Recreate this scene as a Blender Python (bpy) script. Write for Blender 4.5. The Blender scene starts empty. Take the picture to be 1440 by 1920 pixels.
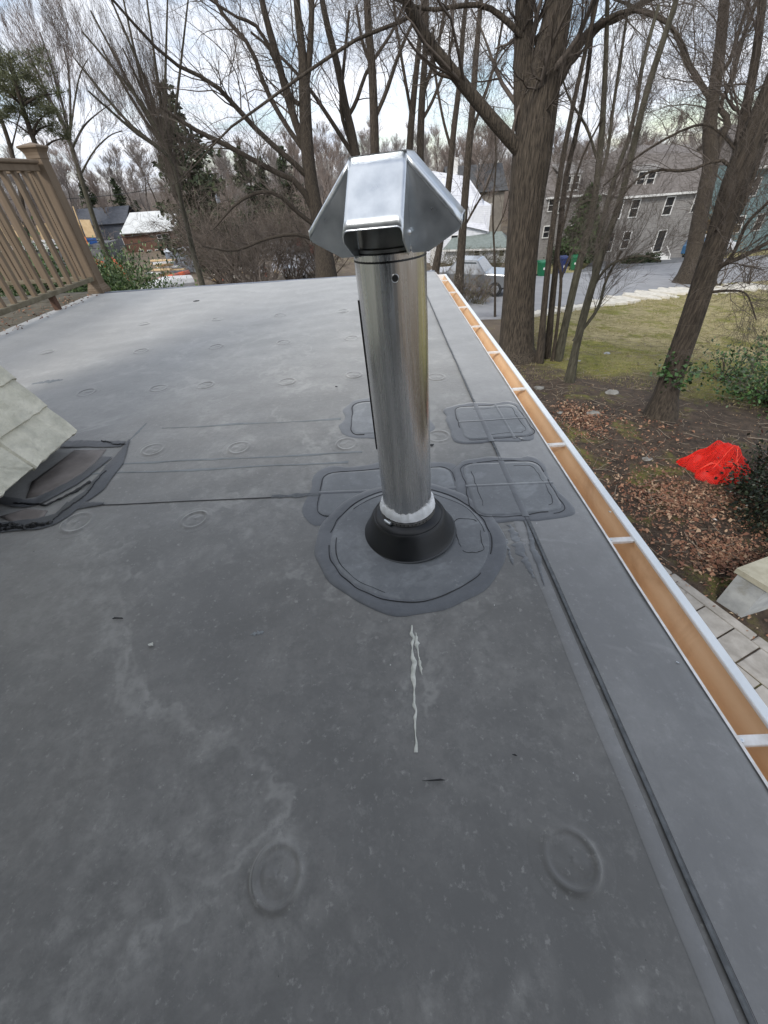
import bpy, math, random
import numpy as np
rng = np.random.default_rng(7); random.seed(7)
S = bpy.context.scene
COL = S.collection
# ------------------------------------------------------------------ camera
FPX = 735.0                       # focal length in pixels of a 1440x1920 frame
C = np.array([0.0, 0.0, 0.8])     # eye height above the flat roof
def _axes(yaw, pitch, roll):
    cy, sy = math.cos(yaw), math.sin(yaw)
    F = np.array([0, math.cos(pitch), -math.sin(pitch)]); U = np.array([0, math.sin(pitch), math.cos(pitch)]); R = np.array([1., 0, 0])
    R2 = R*math.cos(roll) - U*math.sin(roll); U2 = U*math.cos(roll) + R*math.sin(roll)
    M = np.array([[cy, -sy, 0], [sy, cy, 0], [0, 0, 1]])
    return M@R2, M@U2, M@F
AR, AU, AF = _axes(math.radians(1.4204), math.radians(40.6), math.radians(4.0))
cam = bpy.data.objects.new('camera', bpy.data.cameras.new('camera')); COL.objects.link(cam)
from mathutils import Matrix, Vector
cam.matrix_world = Matrix(((AR[0], AU[0], -AF[0], C[0]), (AR[1], AU[1], -AF[1], C[1]), (AR[2], AU[2], -AF[2], C[2]), (0, 0, 0, 1)))
cam.data.sensor_fit = 'VERTICAL'; cam.data.sensor_height = 36; cam.data.lens = FPX/1920*36
cam.data.clip_start = 0.02; cam.data.clip_end = 3000
S.camera = cam
# ------------------------------------------------------------------ sky
w = bpy.data.worlds.new('World'); S.world = w; w.use_nodes = True
nt = w.node_tree; nt.nodes.clear()
def N(t, k, **kw):
    n = t.nodes.new(k)
    for a, b in kw.items(): setattr(n, a, b)
    return n
def setin(n, **kw):
    for a, b in kw.items(): n.inputs[a.replace('_', ' ')].default_value = b
SUN_EL, SUN_AZ = math.radians(42), math.radians(215)      # azimuth clockwise from +Y: behind and to the left
sky = N(nt, 'ShaderNodeTexSky', sky_type='NISHITA', sun_disc=False, sun_elevation=SUN_EL, sun_rotation=SUN_AZ)
tc = N(nt, 'ShaderNodeTexCoord'); sep = N(nt, 'ShaderNodeSeparateXYZ'); nt.links.new(tc.outputs['Generated'], sep.inputs[0])
mz_ = N(nt, 'ShaderNodeMath', operation='ADD'); nt.links.new(sep.outputs[2], mz_.inputs[0]); mz_.inputs[1].default_value = 0.22
cmb = N(nt, 'ShaderNodeCombineXYZ')
for i in (0, 1):
    d = N(nt, 'ShaderNodeMath', operation='DIVIDE'); nt.links.new(sep.outputs[i], d.inputs[0]); nt.links.new(mz_.outputs[0], d.inputs[1]); nt.links.new(d.outputs[0], cmb.inputs[i])
n1 = N(nt, 'ShaderNodeTexNoise'); setin(n1, Scale=1.1, Detail=8, Roughness=.6, Distortion=.4); nt.links.new(cmb.outputs[0], n1.inputs['Vector'])
r1 = N(nt, 'ShaderNodeValToRGB'); r1.color_ramp.elements[0].position = .37; r1.color_ramp.elements[1].position = .53
nt.links.new(n1.outputs['Fac'], r1.inputs[0])
n2 = N(nt, 'ShaderNodeTexNoise'); setin(n2, Scale=2.2, Detail=6, Roughness=.55); nt.links.new(cmb.outputs[0], n2.inputs['Vector'])
r2 = N(nt, 'ShaderNodeValToRGB'); r2.color_ramp.elements[0].position = .3; r2.color_ramp.elements[1].position = .7
r2.color_ramp.elements[0].color = (4.4, 4.9, 5.8, 1); r2.color_ramp.elements[1].color = (7.4, 7.5, 7.8, 1)
nt.links.new(n2.outputs['Fac'], r2.inputs[0])
mx = N(nt, 'ShaderNodeMixRGB'); nt.links.new(r1.outputs[0], mx.inputs[0]); nt.links.new(sky.outputs[0], mx.inputs[1]); nt.links.new(r2.outputs[0], mx.inputs[2])
bg = N(nt, 'ShaderNodeBackground'); bg.inputs[1].default_value = 0.1; nt.links.new(mx.outputs[0], bg.inputs[0])
wo = N(nt, 'ShaderNodeOutputWorld'); nt.links.new(bg.outputs[0], wo.inputs[0])
sun = bpy.data.lights.new('sun', 'SUN'); sun.energy = 1.5; sun.angle = math.radians(14); sun.color = (1, .96, .9)
so = bpy.data.objects.new('sun', sun); COL.objects.link(so)
sd = Vector((math.sin(SUN_AZ)*math.cos(SUN_EL), math.cos(SUN_AZ)*math.cos(SUN_EL), math.sin(SUN_EL)))
so.rotation_euler = sd.to_track_quat('Z', 'Y').to_euler()
S.view_settings.view_transform = 'Standard'; S.view_settings.look = 'None'; S.view_settings.exposure = .85; S.view_settings.gamma = 1
S.view_settings.use_curve_mapping = False
S.render.resolution_x = 768; S.render.resolution_y = 1024
# ------------------------------------------------------------------ measuring helpers
def ray(px, py): return AF*FPX + AR*(px-720) - AU*(py-960)
def at(px, py, z=0.0):
    v = ray(px, py); return C + v*((z-C[2])/v[2])
def atd(px, py, d):
    v = ray(px, py); return C + v*(d/math.hypot(v[0], v[1]))
PD = [0, 8, 10, 20, 30, 40, 47, 60, 100, 150, 200, 300, 500, 1200]; PZ = [-2.8, -2.9, -3.05, -3.9, -4.7, -5.8, -6.2, -6.9, -7.4, -5.5, -3.5, -1.5, -1, -1]
def gz(x, y): return np.interp(np.hypot(x, y), PD, PZ)
def atg(px, py):
    v = ray(px, py); h = math.hypot(v[0], v[1]); d = 1.0
    while d < 600:
        p = C + v*(d/h)
        if p[2] < gz(p[0], p[1]): return p
        d *= 1.004
def depth(p): return float((np.asarray(p)-C)@AF)
# ------------------------------------------------------------------ materials
MATS = {}
def mat(name, c1, c2=None, scale=6.0, rough=.8, metal=0.0, bump=0.0, bscale=None, stretch=(1, 1, 1), island=None, ior=1.45,
        c3=None, s3=1.0, r3=(.45, .6), rough2=None, coord='Object', detail=6, lo=.35, hi=.65, dist=.004, coat=0.0):
    m = bpy.data.materials.new(name); m.use_nodes = True; t = m.node_tree; b = t.nodes['Principled BSDF']
    b.inputs['Roughness'].default_value = rough; b.inputs['Metallic'].default_value = metal; b.inputs['IOR'].default_value = ior
    b.inputs['Coat Weight'].default_value = coat
    c1 = tuple(c1)+(1,)
    b.inputs['Base Color'].default_value = c1
    if coord == 'World':
        g = N(t, 'ShaderNodeNewGeometry'); src = g.outputs['Position']
    else:
        g = N(t, 'ShaderNodeTexCoord'); src = g.outputs['Object']
    mp = N(t, 'ShaderNodeMapping'); mp.inputs['Scale'].default_value = stretch; t.links.new(src, mp.inputs[0]); src = mp.outputs[0]
    col = None
    if c2 is not None:
        n = N(t, 'ShaderNodeTexNoise'); setin(n, Scale=scale, Detail=detail, Roughness=.6); t.links.new(src, n.inputs['Vector'])
        r = N(t, 'ShaderNodeValToRGB'); e = r.color_ramp.elements; e[0].position = lo; e[1].position = hi; e[0].color = c1; e[1].color = tuple(c2)+(1,)
        t.links.new(n.outputs['Fac'], r.inputs[0]); col = r.outputs[0]
        if rough2 is not None:
            mr = N(t, 'ShaderNodeMapRange'); setin(mr, From_Min=.3, From_Max=.7, To_Min=rough, To_Max=rough2); t.links.new(n.outputs['Fac'], mr.inputs[0]); t.links.new(mr.outputs[0], b.inputs['Roughness'])
    if c3 is not None:
        n = N(t, 'ShaderNodeTexNoise'); setin(n, Scale=s3, Detail=7, Roughness=.65, Distortion=.6); t.links.new(src, n.inputs['Vector'])
        r = N(t, 'ShaderNodeValToRGB'); r.color_ramp.elements[0].position = r3[0]; r.color_ramp.elements[1].position = r3[1]; t.links.new(n.outputs['Fac'], r.inputs[0])
        x = N(t, 'ShaderNodeMixRGB'); t.links.new(r.outputs[0], x.inputs[0]); x.inputs[1].default_value = c1
        if col: t.links.new(col, x.inputs[1])
        x.inputs[2].default_value = tuple(c3)+(1,); col = x.outputs[0]
    if island is not None:      # per-piece variation: list of colours
        g2 = N(t, 'ShaderNodeNewGeometry'); r = N(t, 'ShaderNodeValToRGB'); r.color_ramp.interpolation = 'CONSTANT' if len(island) > 3 else 'LINEAR'
        e = r.color_ramp.elements
        while len(e) < len(island): e.new(.5)
        for i, cc in enumerate(island): e[i].position = i/len(island) if len(island) > 3 else i/(len(island)-1); e[i].color = tuple(cc)+(1,)
        t.links.new(g2.outputs['Random Per Island'], r.inputs[0]); col = r.outputs[0]
    if col: t.links.new(col, b.inputs['Base Color'])
    if bump:
        n = N(t, 'ShaderNodeTexNoise'); setin(n, Scale=bscale or scale*4, Detail=5, Roughness=.6); t.links.new(src, n.inputs['Vector'])
        bp = N(t, 'ShaderNodeBump'); setin(bp, Strength=bump, Distance=dist); t.links.new(n.outputs['Fac'], bp.inputs['Height']); t.links.new(bp.outputs[0], b.inputs['Normal'])
    MATS[name] = m; return m
# ------------------------------------------------------------------ mesh building
def mesh_np(name, V, Fs, smooth=False):
    """V (n,3) array; Fs list of (m,k) int arrays"""
    me = bpy.data.meshes.new(name); V = np.asarray(V, np.float32)
    me.vertices.add(len(V)); me.vertices.foreach_set('co', V.ravel())
    Fs = [np.asarray(f, np.int32) for f in Fs if len(f)]
    nl = sum(f.size for f in Fs); nf = sum(len(f) for f in Fs)
    me.loops.add(nl); me.polygons.add(nf)
    me.loops.foreach_set('vertex_index', np.concatenate([f.ravel() for f in Fs]))
    tot = np.concatenate([np.full(len(f), f.shape[1], np.int32) for f in Fs]); st = np.concatenate([[0], np.cumsum(tot)[:-1]]).astype(np.int32)
    me.polygons.foreach_set('loop_start', st); me.polygons.foreach_set('loop_total', tot)
    if smooth: me.polygons.foreach_set('use_smooth', np.ones(nf, bool))
    me.update(calc_edges=True); me.validate(); return me
def base_of(o):
    b = np.zeros(3)
    while o is not None: b = b + np.array(o.location); o = o.parent
    return b
def put(name, me, m, parent=None, label=None, cat=None, group=None, kind=None, loc=None, rot=None):
    o = bpy.data.objects.new(name, me); COL.objects.link(o)
    if m is not None and me is not None and not me.materials: me.materials.append(m)
    if parent is not None: o.parent = parent
    if loc is not None: o.location = loc
    if rot is not None: o.rotation_euler = rot
    for k, v in (('label', label), ('category', cat), ('group', group), ('kind', kind)):
        if v: o[k] = v
    return o
def thing(name, loc, label, cat, group=None, rz=0.0, kind=None):
    return put(name, None, None, None, label, cat, group, kind, loc, (0, 0, rz))
class MB:
    def __init__(s): s.V = []; s.F = []; s.n = 0
    def add(s, V, F):
        V = np.asarray(V, float).reshape(-1, 3)
        for f in F: s.F.append([i+s.n for i in f])
        s.V.append(V); s.n += len(V); return s
    def box(s, c, d, rz=0.0, rx=0.0, ry=0.0, bev=0.0):
        c = np.array(c, float); h = np.array(d, float)/2
        if bev > 0:
            P = []
            b = min(bev, h.min()*.9)
            for z in (-1, 1):
                for sx, sy in ((-1, -1), (1, -1), (1, 1), (-1, 1)): P.append((sx*(h[0]-b), sy*(h[1]-b), z*h[2]))
            for z in (-1, 1):
                for sx, sy in ((-1, -1), (1, -1), (1, 1), (-1, 1)): P.append((sx*h[0], sy*h[1], z*(h[2]-b)))
            F = [(3, 2, 1, 0), (4, 5, 6, 7)]
            for i in range(4):
                j = (i+1) % 4; F += [(8+i, 8+j, 12+j, 12+i), (i, j, 8+j, 8+i), (12+i, 12+j, 4+j, 4+i)]
        else:
            P = [(x*h[0], y*h[1], z*h[2]) for z in (-1, 1) for x, y in ((-1, -1), (1, -1), (1, 1), (-1, 1))]
            F = [(3, 2, 1, 0), (4, 5, 6, 7)]+[(i, (i+1) % 4, 4+(i+1) % 4, 4+i) for i in range(4)]
        P = np.array(P)
        for ax, a in ((0, rx), (1, ry), (2, rz)):
            if a:
                ca, sa = math.cos(a), math.sin(a); i, j = [(1, 2), (2, 0), (0, 1)][ax]; Q = P.copy(); Q[:, i] = P[:, i]*ca-P[:, j]*sa; Q[:, j] = P[:, i]*sa+P[:, j]*ca; P = Q
        return s.add(P+c, F)
    def tube(s, pts, r, n=8, cap=True):
        pts = np.array(pts, float); K = len(pts); r = np.broadcast_to(np.array(r, float), (K,)) if np.ndim(r) < 2 else r
        T = np.gradient(pts, axis=0); T /= np.linalg.norm(T, axis=1)[:, None]+1e-9
        ref = np.array([0, 0, 1.]) if abs(T[:, 2].mean()) < .8 else np.array([1., 0, 0])
        A = np.cross(T, ref); A /= np.linalg.norm(A, axis=1)[:, None]+1e-9; B = np.cross(T, A)
        a = np.linspace(0, 2*math.pi, n, endpoint=False)
        V = pts[:, None]+r[:, None, None]*(np.cos(a)[None, :, None]*A[:, None]+np.sin(a)[None, :, None]*B[:, None])
        F = [(k*n+i, k*n+(i+1) % n, (k+1)*n+(i+1) % n, (k+1)*n+i) for k in range(K-1) for i in range(n)]
        if cap: F += [tuple(range(n))[::-1], tuple((K-1)*n+i for i in range(n))]
        return s.add(V, F)
    def lathe(s, prof, c=(0, 0, 0), n=48, ax=None):
        c = np.array(c, float); a = np.linspace(0, 2*math.pi, n, endpoint=False); V = []
        for r, z in prof: V += [(r*math.cos(t), r*math.sin(t), z) for t in a]
        F = [(k*n+i, k*n+(i+1) % n, (k+1)*n+(i+1) % n, (k+1)*n+i) for k in range(len(prof)-1) for i in range(n)]
        return s.add(np.array(V)+c, F)
    def prism(s, poly, z0, z1):
        n = len(poly); z0 = np.broadcast_to(z0, (n,)); z1 = np.broadcast_to(z1, (n,))
        V = [(p[0], p[1], a) for p, a in zip(poly, z0)]+[(p[0], p[1], a) for p, a in zip(poly, z1)]
        return s.add(V, [tuple(range(n))[::-1], tuple(range(n, 2*n))]+[(i, (i+1) % n, n+(i+1) % n, n+i) for i in range(n)])
    def build(s, name, m, parent=None, smooth=False, local=False, **kw):
        V = np.concatenate(s.V)
        if parent is not None and not local: V = V - base_of(parent)
        me = bpy.data.meshes.new(name); me.from_pydata(V.tolist(), [], s.F); me.update()
        if smooth:
            me.polygons.foreach_set('use_smooth', np.ones(len(me.polygons), bool))
            try: me.set_sharp_from_angle(angle=math.radians(35))
            except Exception: pass
        return put(name, me, m, parent, **kw)
def noise1(n, k=3, seed=0):
    g = np.random.default_rng(seed); t = np.linspace(0, 1, n); v = np.zeros(n)
    for i in range(1, k+1): v += g.normal()/i*np.sin(2*math.pi*(i*t*1.7+g.random()))
    return v
def vary(n, amp): return rng.uniform(-amp, amp, n)
# ------------------------------------------------------------------ shared materials
def rubber(name, base, dark, pale, amt=1.0, tint=None, rough=(.5, .68), sheen=.8, bumpk=1.0):
    m = bpy.data.materials.new(name); m.use_nodes = True; t = m.node_tree; b = t.nodes['Principled BSDF']; g = N(t, 'ShaderNodeNewGeometry'); P = g.outputs['Position']
    def nz(sc, det=8, dist=0., st=None, ro=.62):
        n = N(t, 'ShaderNodeTexNoise'); setin(n, Scale=sc, Detail=det, Roughness=ro, Distortion=dist); src = P
        if st: mp = N(t, 'ShaderNodeMapping'); mp.inputs['Scale'].default_value = st[:3]; mp.inputs['Rotation'].default_value = (0, 0, st[3]); t.links.new(P, mp.inputs[0]); src = mp.outputs[0]
        t.links.new(src, n.inputs['Vector']); return n.outputs['Fac']
    def mr(x, a, b_, c=0., d=1.):
        n = N(t, 'ShaderNodeMapRange'); n.interpolation_type = 'SMOOTHSTEP'; setin(n, From_Min=a, From_Max=b_, To_Min=c, To_Max=d); t.links.new(x, n.inputs[0]); return n.outputs[0]
    def mix(f, a, b_):
        n = N(t, 'ShaderNodeMixRGB'); t.links.new(f, n.inputs[0])
        for k, v in ((1, a), (2, b_)):
            if isinstance(v, tuple): n.inputs[k].default_value = v+(1,)
            else: t.links.new(v, n.inputs[k])
        return n.outputs[0]
    def mul(a, b_):
        n = N(t, 'ShaderNodeMath', operation='MULTIPLY'); t.links.new(a, n.inputs[0])
        if isinstance(b_, float): n.inputs[1].default_value = b_
        else: t.links.new(b_, n.inputs[1])
        return n.outputs[0]
    c = mix(mr(nz(2.6, 10, .3), .36, .64), dark, base)
    c = mix(mul(mr(nz(13, 9, .8), .42, .72), .55*amt), c, dark)
    blot = mul(mr(nz(1.5, 9, 1.0), .46, .70), mr(nz(24, 8, .5), .36, .66)); c = mix(mul(blot, .5*amt), c, pale)
    strk = mul(mr(nz(5, 8, .4, (1, .16, 1, .5)), .54, .74), mr(nz(2.1, 5), .42, .6)); c = mix(mul(strk, .3*amt), c, pale); c = mix(mul(mr(nz(42, 8, .4), .4, .68), .45*amt), c, dark); c = mix(mul(mul(mr(nz(12, 9, .3), .5, .72), mr(nz(2.6, 4), .45, .6)), .4*amt), c, pale)
    pool = nz(1.15, 6, .5); n_ = N(t, 'ShaderNodeMath', operation='MULTIPLY'); t.links.new(mr(pool, .505, .52), n_.inputs[0]); t.links.new(mr(pool, .545, .522), n_.inputs[1]); c = mix(mul(mul(n_.outputs[0], mr(nz(4, 6), .4, .6)), .35*amt), c, pale)
    c = mix(mul(mr(pool, .53, .6), .22*amt), c, dark)
    c = mix(mul(mr(nz(21, 10, .15, None, .78), .5, .7), .26*amt), c, pale); c = mix(mul(mr(nz(28, 10, .1, None, .78), .48, .68), .5*amt), c, dark)
    c = mix(mul(mr(nz(70, 5, 0, None, .7), .58, .7), .4*amt), c, pale)
    c = mix(mul(mr(nz(160, 3), .62, .74), .3*amt), c, dark)
    if tint: c = mix(mul(mr(nz(.7, 4), .5, .66), .35), c, tint)
    t.links.new(c, b.inputs['Base Color']); t.links.new(mr(nz(5.5, 8, .6), .3, .7, rough[0], rough[1]), b.inputs['Roughness'])
    b.inputs['Sheen Weight'].default_value = sheen; b.inputs['Sheen Roughness'].default_value = .45; b.inputs['Sheen Tint'].default_value = (1, .99, .96, 1)
    h = N(t, 'ShaderNodeMath', operation='MULTIPLY_ADD'); t.links.new(nz(260, 3), h.inputs[0]); h.inputs[1].default_value = .14; t.links.new(mul(nz(30, 8), 1.0), h.inputs[2])
    bp = N(t, 'ShaderNodeBump'); setin(bp, Strength=.55*bumpk, Distance=.0016); t.links.new(h.outputs[0], bp.inputs['Height']); t.links.new(bp.outputs[0], b.inputs['Normal']); MATS[name] = m; return m
M_memb = rubber('roof_rubber', (.176, .172, .160), (.103, .102, .096), (.3, .296, .275), 1.35, (.155, .145, .128), (.46, .62), .9)
M_strip = rubber('edge_strip_rubber', (.222, .222, .218), (.162, .163, .161), (.34, .34, .332), .9)
M_patch = rubber('patch_rubber', (.135, .145, .152), (.092, .099, .106), (.27, .285, .292), 1.0, None, (.4, .6))
M_smear = rubber('primer_smear', (.098, .106, .116), (.068, .074, .083), (.16, .17, .182), .8, None, (.42, .6))
M_caulk = mat('black_caulk', (.008, .008, .009), (.02, .021, .023), scale=40, rough=.35, coord='World')
M_tar = rubber('flashing_tar', (.058, .063, .07), (.03, .033, .038), (.12, .127, .135), .9, None, (.35, .5), .3)
M_seam = mat('seam_tape', (.07, .075, .078), (.13, .138, .142), scale=60, rough=.5, coord='World')
M_boot = mat('black_rubber_boot', (.008, .0085, .0095), (.013, .014, .015), scale=9, rough=.3, rough2=.42, bump=.1, bscale=120, dist=.0005)
M_sealwhite = mat('white_sealant', (.72, .73, .73), (.85, .86, .86), scale=30, rough=.6, bump=.7, bscale=60, dist=.002)
M_white = mat('white_painted_aluminium', (.72, .76, .77), (.8, .83, .84), scale=9, rough=.35)
M_whiteold = mat('dusty_white_metal', (.6, .57, .53), (.78, .77, .75), scale=40, rough=.5)
M_tan = mat('tan_gutter_lining', (.66, .44, .25), (.74, .52, .32), scale=3, rough=.6, rough2=.45, coord='World', c3=(.4, .22, .11), s3=4.2, r3=(.5, .85))
M_deck = mat('brown_composite', (.15, .108, .07), (.195, .145, .098), scale=12, rough=.7, bump=.2, bscale=90, dist=.001, stretch=(1, 1, .25))
M_deckd = mat('weathered_brown_rail', (.13, .11, .07), (.2, .175, .12), scale=16, rough=.8, bump=.3, bscale=80, dist=.001)
M_slate = mat('green_grey_slate', (.56, .54, .43), (.72, .69, .57), scale=14, rough=.75, bump=1.0, bscale=40, dist=.009, coord='World', c3=(.45, .44, .36), s3=9, r3=(.45, .7), detail=9)
M_galv = mat('galvanised_sheet', (.6, .63, .65), (.72, .75, .77), scale=30, rough=.27, rough2=.38, metal=.95, bump=.1, bscale=9, dist=.003)
M_dkmetal = mat('dull_inner_metal', (.2, .2, .19), (.3, .3, .28), scale=20, rough=.45, metal=.9)
M_black = mat('black_void', (.01, .01, .01), rough=.6)
def steel():
    m = mat('brushed_steel', (.55, .54, .52), rough=.2, metal=1.0); t = m.node_tree; b = t.nodes['Principled BSDF']
    tcn = N(t, 'ShaderNodeTexCoord'); sp = N(t, 'ShaderNodeSeparateXYZ'); t.links.new(tcn.outputs['Object'], sp.inputs[0])
    at2 = N(t, 'ShaderNodeMath', operation='ARCTAN2'); t.links.new(sp.outputs[1], at2.inputs[0]); t.links.new(sp.outputs[0], at2.inputs[1])
    cb = N(t, 'ShaderNodeCombineXYZ'); t.links.new(at2.outputs[0], cb.inputs[0]); ml = N(t, 'ShaderNodeMath', operation='MULTIPLY'); ml.inputs[1].default_value = .55
    t.links.new(sp.outputs[2], ml.inputs[0]); t.links.new(ml.outputs[0], cb.inputs[1])
    for sc, lo, hi, key in ((7, .14, .36, 'Roughness'),):
        n = N(t, 'ShaderNodeTexNoise'); setin(n, Scale=sc, Detail=7, Roughness=.7); t.links.new(cb.outputs[0], n.inputs['Vector'])
        mr = N(t, 'ShaderNodeMapRange'); setin(mr, From_Min=.3, From_Max=.7, To_Min=lo, To_Max=hi); t.links.new(n.outputs['Fac'], mr.inputs[0]); t.links.new(mr.outputs[0], b.inputs[key])
    n = N(t, 'ShaderNodeTexNoise'); setin(n, Scale=3.3, Detail=6, Roughness=.6); t.links.new(cb.outputs[0], n.inputs['Vector'])
    r = N(t, 'ShaderNodeValToRGB'); r.color_ramp.elements[0].position = .3; r.color_ramp.elements[1].position = .7; r.color_ramp.elements[0].color = (.5, .5, .49, 1); r.color_ramp.elements[1].color = (.8, .785, .76, 1)
    t.links.new(n.outputs['Fac'], r.inputs[0]); t.links.new(r.outputs[0], b.inputs['Base Color'])
    n = N(t, 'ShaderNodeTexNoise'); setin(n, Scale=2.0, Detail=3); t.links.new(cb.outputs[0], n.inputs['Vector'])
    bp = N(t, 'ShaderNodeBump'); setin(bp, Strength=.5, Distance=.006); t.links.new(n.outputs['Fac'], bp.inputs['Height']); t.links.new(bp.outputs[0], b.inputs['Normal'])
    return m
M_steel = steel()
# ================================================================== terrain
def ground():
    rad = np.concatenate([np.linspace(0, 1.5, 3), np.arange(2, 12, .12), np.arange(12, 60, .6), np.geomspace(60, 1200, 50)])
    na = 480; a = np.linspace(0, 2*math.pi, na, endpoint=False)
    R_, A_ = np.meshgrid(rad, a, indexing='ij'); X = R_*np.sin(A_); Y = R_*np.cos(A_); Z = gz(X, Y)
    bump = .02*np.sin(X*2.1+np.sin(Y*1.7))*np.sin(Y*1.9+X*.6)+.012*np.sin(X*7+2*np.sin(Y*3))*np.sin(Y*6.1+X)
    Z = Z + bump*np.clip((R_-4.5)/2, 0, 1)*np.clip((60-R_)/20, 0, 1)
    V = np.stack([X, Y, Z], -1).reshape(-1, 3); nr = len(rad); i, j = np.meshgrid(np.arange(nr-1), np.arange(na), indexing='ij'); j2 = (j+1) % na
    F = np.stack([i*na+j, i*na+j2, (i+1)*na+j2, (i+1)*na+j], -1).reshape(-1, 4)
    return mesh_np('ground', V, [F[:, ::-1]], True)
mg = bpy.data.materials.new('earth_and_dry_lawn'); mg.use_nodes = True; t = mg.node_tree; b = t.nodes['Principled BSDF']; b.inputs['Roughness'].default_value = .95
g = N(t, 'ShaderNodeNewGeometry')
def noise_ramp(sc, c0, c1, p0, p1, det=8, dist=0.0):
    n = N(t, 'ShaderNodeTexNoise'); setin(n, Scale=sc, Detail=det, Roughness=.65, Distortion=dist); t.links.new(g.outputs['Position'], n.inputs['Vector'])
    r = N(t, 'ShaderNodeValToRGB'); e = r.color_ramp.elements; e[0].position = p0; e[1].position = p1; e[0].color = c0+(1,); e[1].color = c1+(1,)
    t.links.new(n.outputs['Fac'], r.inputs[0]); return r.outputs[0], n
soil, _ = noise_ramp(7, (.03, .02, .013), (.115, .08, .054), .34, .7, 12)
grass, _ = noise_ramp(4.5, (.17, .14, .055), (.46, .39, .2), .32, .68, 12, .6)
moss, _ = noise_ramp(4.1, (.1, .11, .012), (.27, .25, .05), .3, .7, 9)
mask, _ = noise_ramp(.9, (0, 0, 0), (1, 1, 1), .5, .6, 6, .6)
def mixn(f, a_, b_):
    x = N(t, 'ShaderNodeMixRGB')
    if isinstance(f, (float, int)): x.inputs[0].default_value = f
    else: t.links.new(f, x.inputs[0])
    t.links.new(a_, x.inputs[1]); t.links.new(b_, x.inputs[2]); return x.outputs[0]
gm = mixn(mask, grass, moss)
# lawn lies between the woodland edge and the street: distance from the house plus a wobble
ln = N(t, 'ShaderNodeVectorMath', operation='LENGTH'); t.links.new(g.outputs['Position'], ln.inputs[0])
nw = N(t, 'ShaderNodeTexNoise'); setin(nw, Scale=.55, Detail=8, Roughness=.65); t.links.new(g.outputs['Position'], nw.inputs['Vector'])
ad = N(t, 'ShaderNodeMath', operation='MULTIPLY_ADD'); t.links.new(nw.outputs['Fac'], ad.inputs[0]); ad.inputs[1].default_value = 5.0; t.links.new(ln.outputs['Value'], ad.inputs[2])
sm = N(t, 'ShaderNodeMapRange'); setin(sm, From_Min=13.2, From_Max=14.2); t.links.new(ad.outputs[0], sm.inputs[0])
sp = N(t, 'ShaderNodeSeparateXYZ'); t.links.new(g.outputs['Position'], sp.inputs[0])
ax = N(t, 'ShaderNodeMath', operation='DIVIDE'); t.links.new(sp.outputs[0], ax.inputs[0]); t.links.new(sp.outputs[1], ax.inputs[1])
axm = N(t, 'ShaderNodeMapRange'); setin(axm, From_Min=.33, From_Max=.4); t.links.new(ax.outputs[0], axm.inputs[0])
far = N(t, 'ShaderNodeMapRange'); setin(far, From_Min=62, From_Max=75, To_Min=1.0, To_Max=0.0); t.links.new(ln.outputs['Value'], far.inputs[0])
m1 = N(t, 'ShaderNodeMath', operation='MULTIPLY'); t.links.new(sm.outputs[0], m1.inputs[0]); t.links.new(axm.outputs[0], m1.inputs[1])
m2 = N(t, 'ShaderNodeMath', operation='MULTIPLY'); t.links.new(m1.outputs[0], m2.inputs[0]); t.links.new(far.outputs[0], m2.inputs[1])
litter, _ = noise_ramp(.8, (.1, .075, .05), (.19, .145, .105), .3, .7, 10)
nearm = N(t, 'ShaderNodeMapRange'); setin(nearm, From_Min=9, From_Max=16); t.links.new(ln.outputs['Value'], nearm.inputs[0])
lit2 = mixn(nearm.outputs[0], soil, litter)
band = N(t, 'ShaderNodeMapRange'); setin(band, From_Min=14.2, From_Max=17.5, To_Min=.85, To_Max=0.0); t.links.new(ad.outputs[0], band.inputs[0]); gm = mixn(band.outputs[0], gm, moss)
mossp, _ = noise_ramp(1.6, (0, 0, 0), (.7, .7, .7), .55, .68, 8, .5); lit2 = mixn(mossp, lit2, moss)
t.links.new(mixn(m2.outputs[0], lit2, gm), b.inputs['Base Color'])
nb = N(t, 'ShaderNodeTexNoise'); setin(nb, Scale=9, Detail=9, Roughness=.75); t.links.new(g.outputs['Position'], nb.inputs['Vector'])
bp = N(t, 'ShaderNodeBump'); setin(bp, Strength=1, Distance=.09); t.links.new(nb.outputs['Fac'], bp.inputs['Height']); t.links.new(bp.outputs[0], b.inputs['Normal'])
put('ground', ground(), mg, kind='structure')
# street between two traced edges, following the slope
def resample(P, n):
    P = np.array(P, float); s = np.concatenate([[0], np.cumsum(np.linalg.norm(np.diff(P[:, :2], axis=0), axis=1))]); q = np.linspace(0, s[-1], n)
    return np.stack([np.interp(q, s, P[:, k]) for k in range(P.shape[1])], 1)
def strip(name, A, B, off, m, n=90, k=14, jit=0, **kw):
    A = resample(A, n); B = resample(B, n); f = np.concatenate([[0], np.linspace(.004, .996, k-2), [1]])
    if jit: A = A + rng.normal(0, jit, A.shape)
    P = A[:, None, :2]*(1-f)[None, :, None]+B[:, None, :2]*f[None, :, None]
    Z = gz(P[..., 0], P[..., 1])+off; Z[:, 0] -= .14; Z[:, -1] -= .14; V = np.concatenate([P, Z[..., None]], -1).reshape(-1, 3)
    i, j = np.meshgrid(np.arange(n-1), np.arange(k-1), indexing='ij'); F = np.stack([i*k+j, (i+1)*k+j, (i+1)*k+j+1, i*k+j+1], -1).reshape(-1, 4)
    return put(name, mesh_np(name, V, [F], True), m, **kw)
M_road = mat('asphalt', (.24, .242, .248), (.3, .3, .305), scale=1.2, rough=.85, coord='World', c3=(.13, .13, .14), s3=.25, r3=(.55, .7))
M_drive = mat('dark_driveway', (.11, .115, .12), (.15, .153, .158), scale=2, rough=.85, coord='World')
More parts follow.
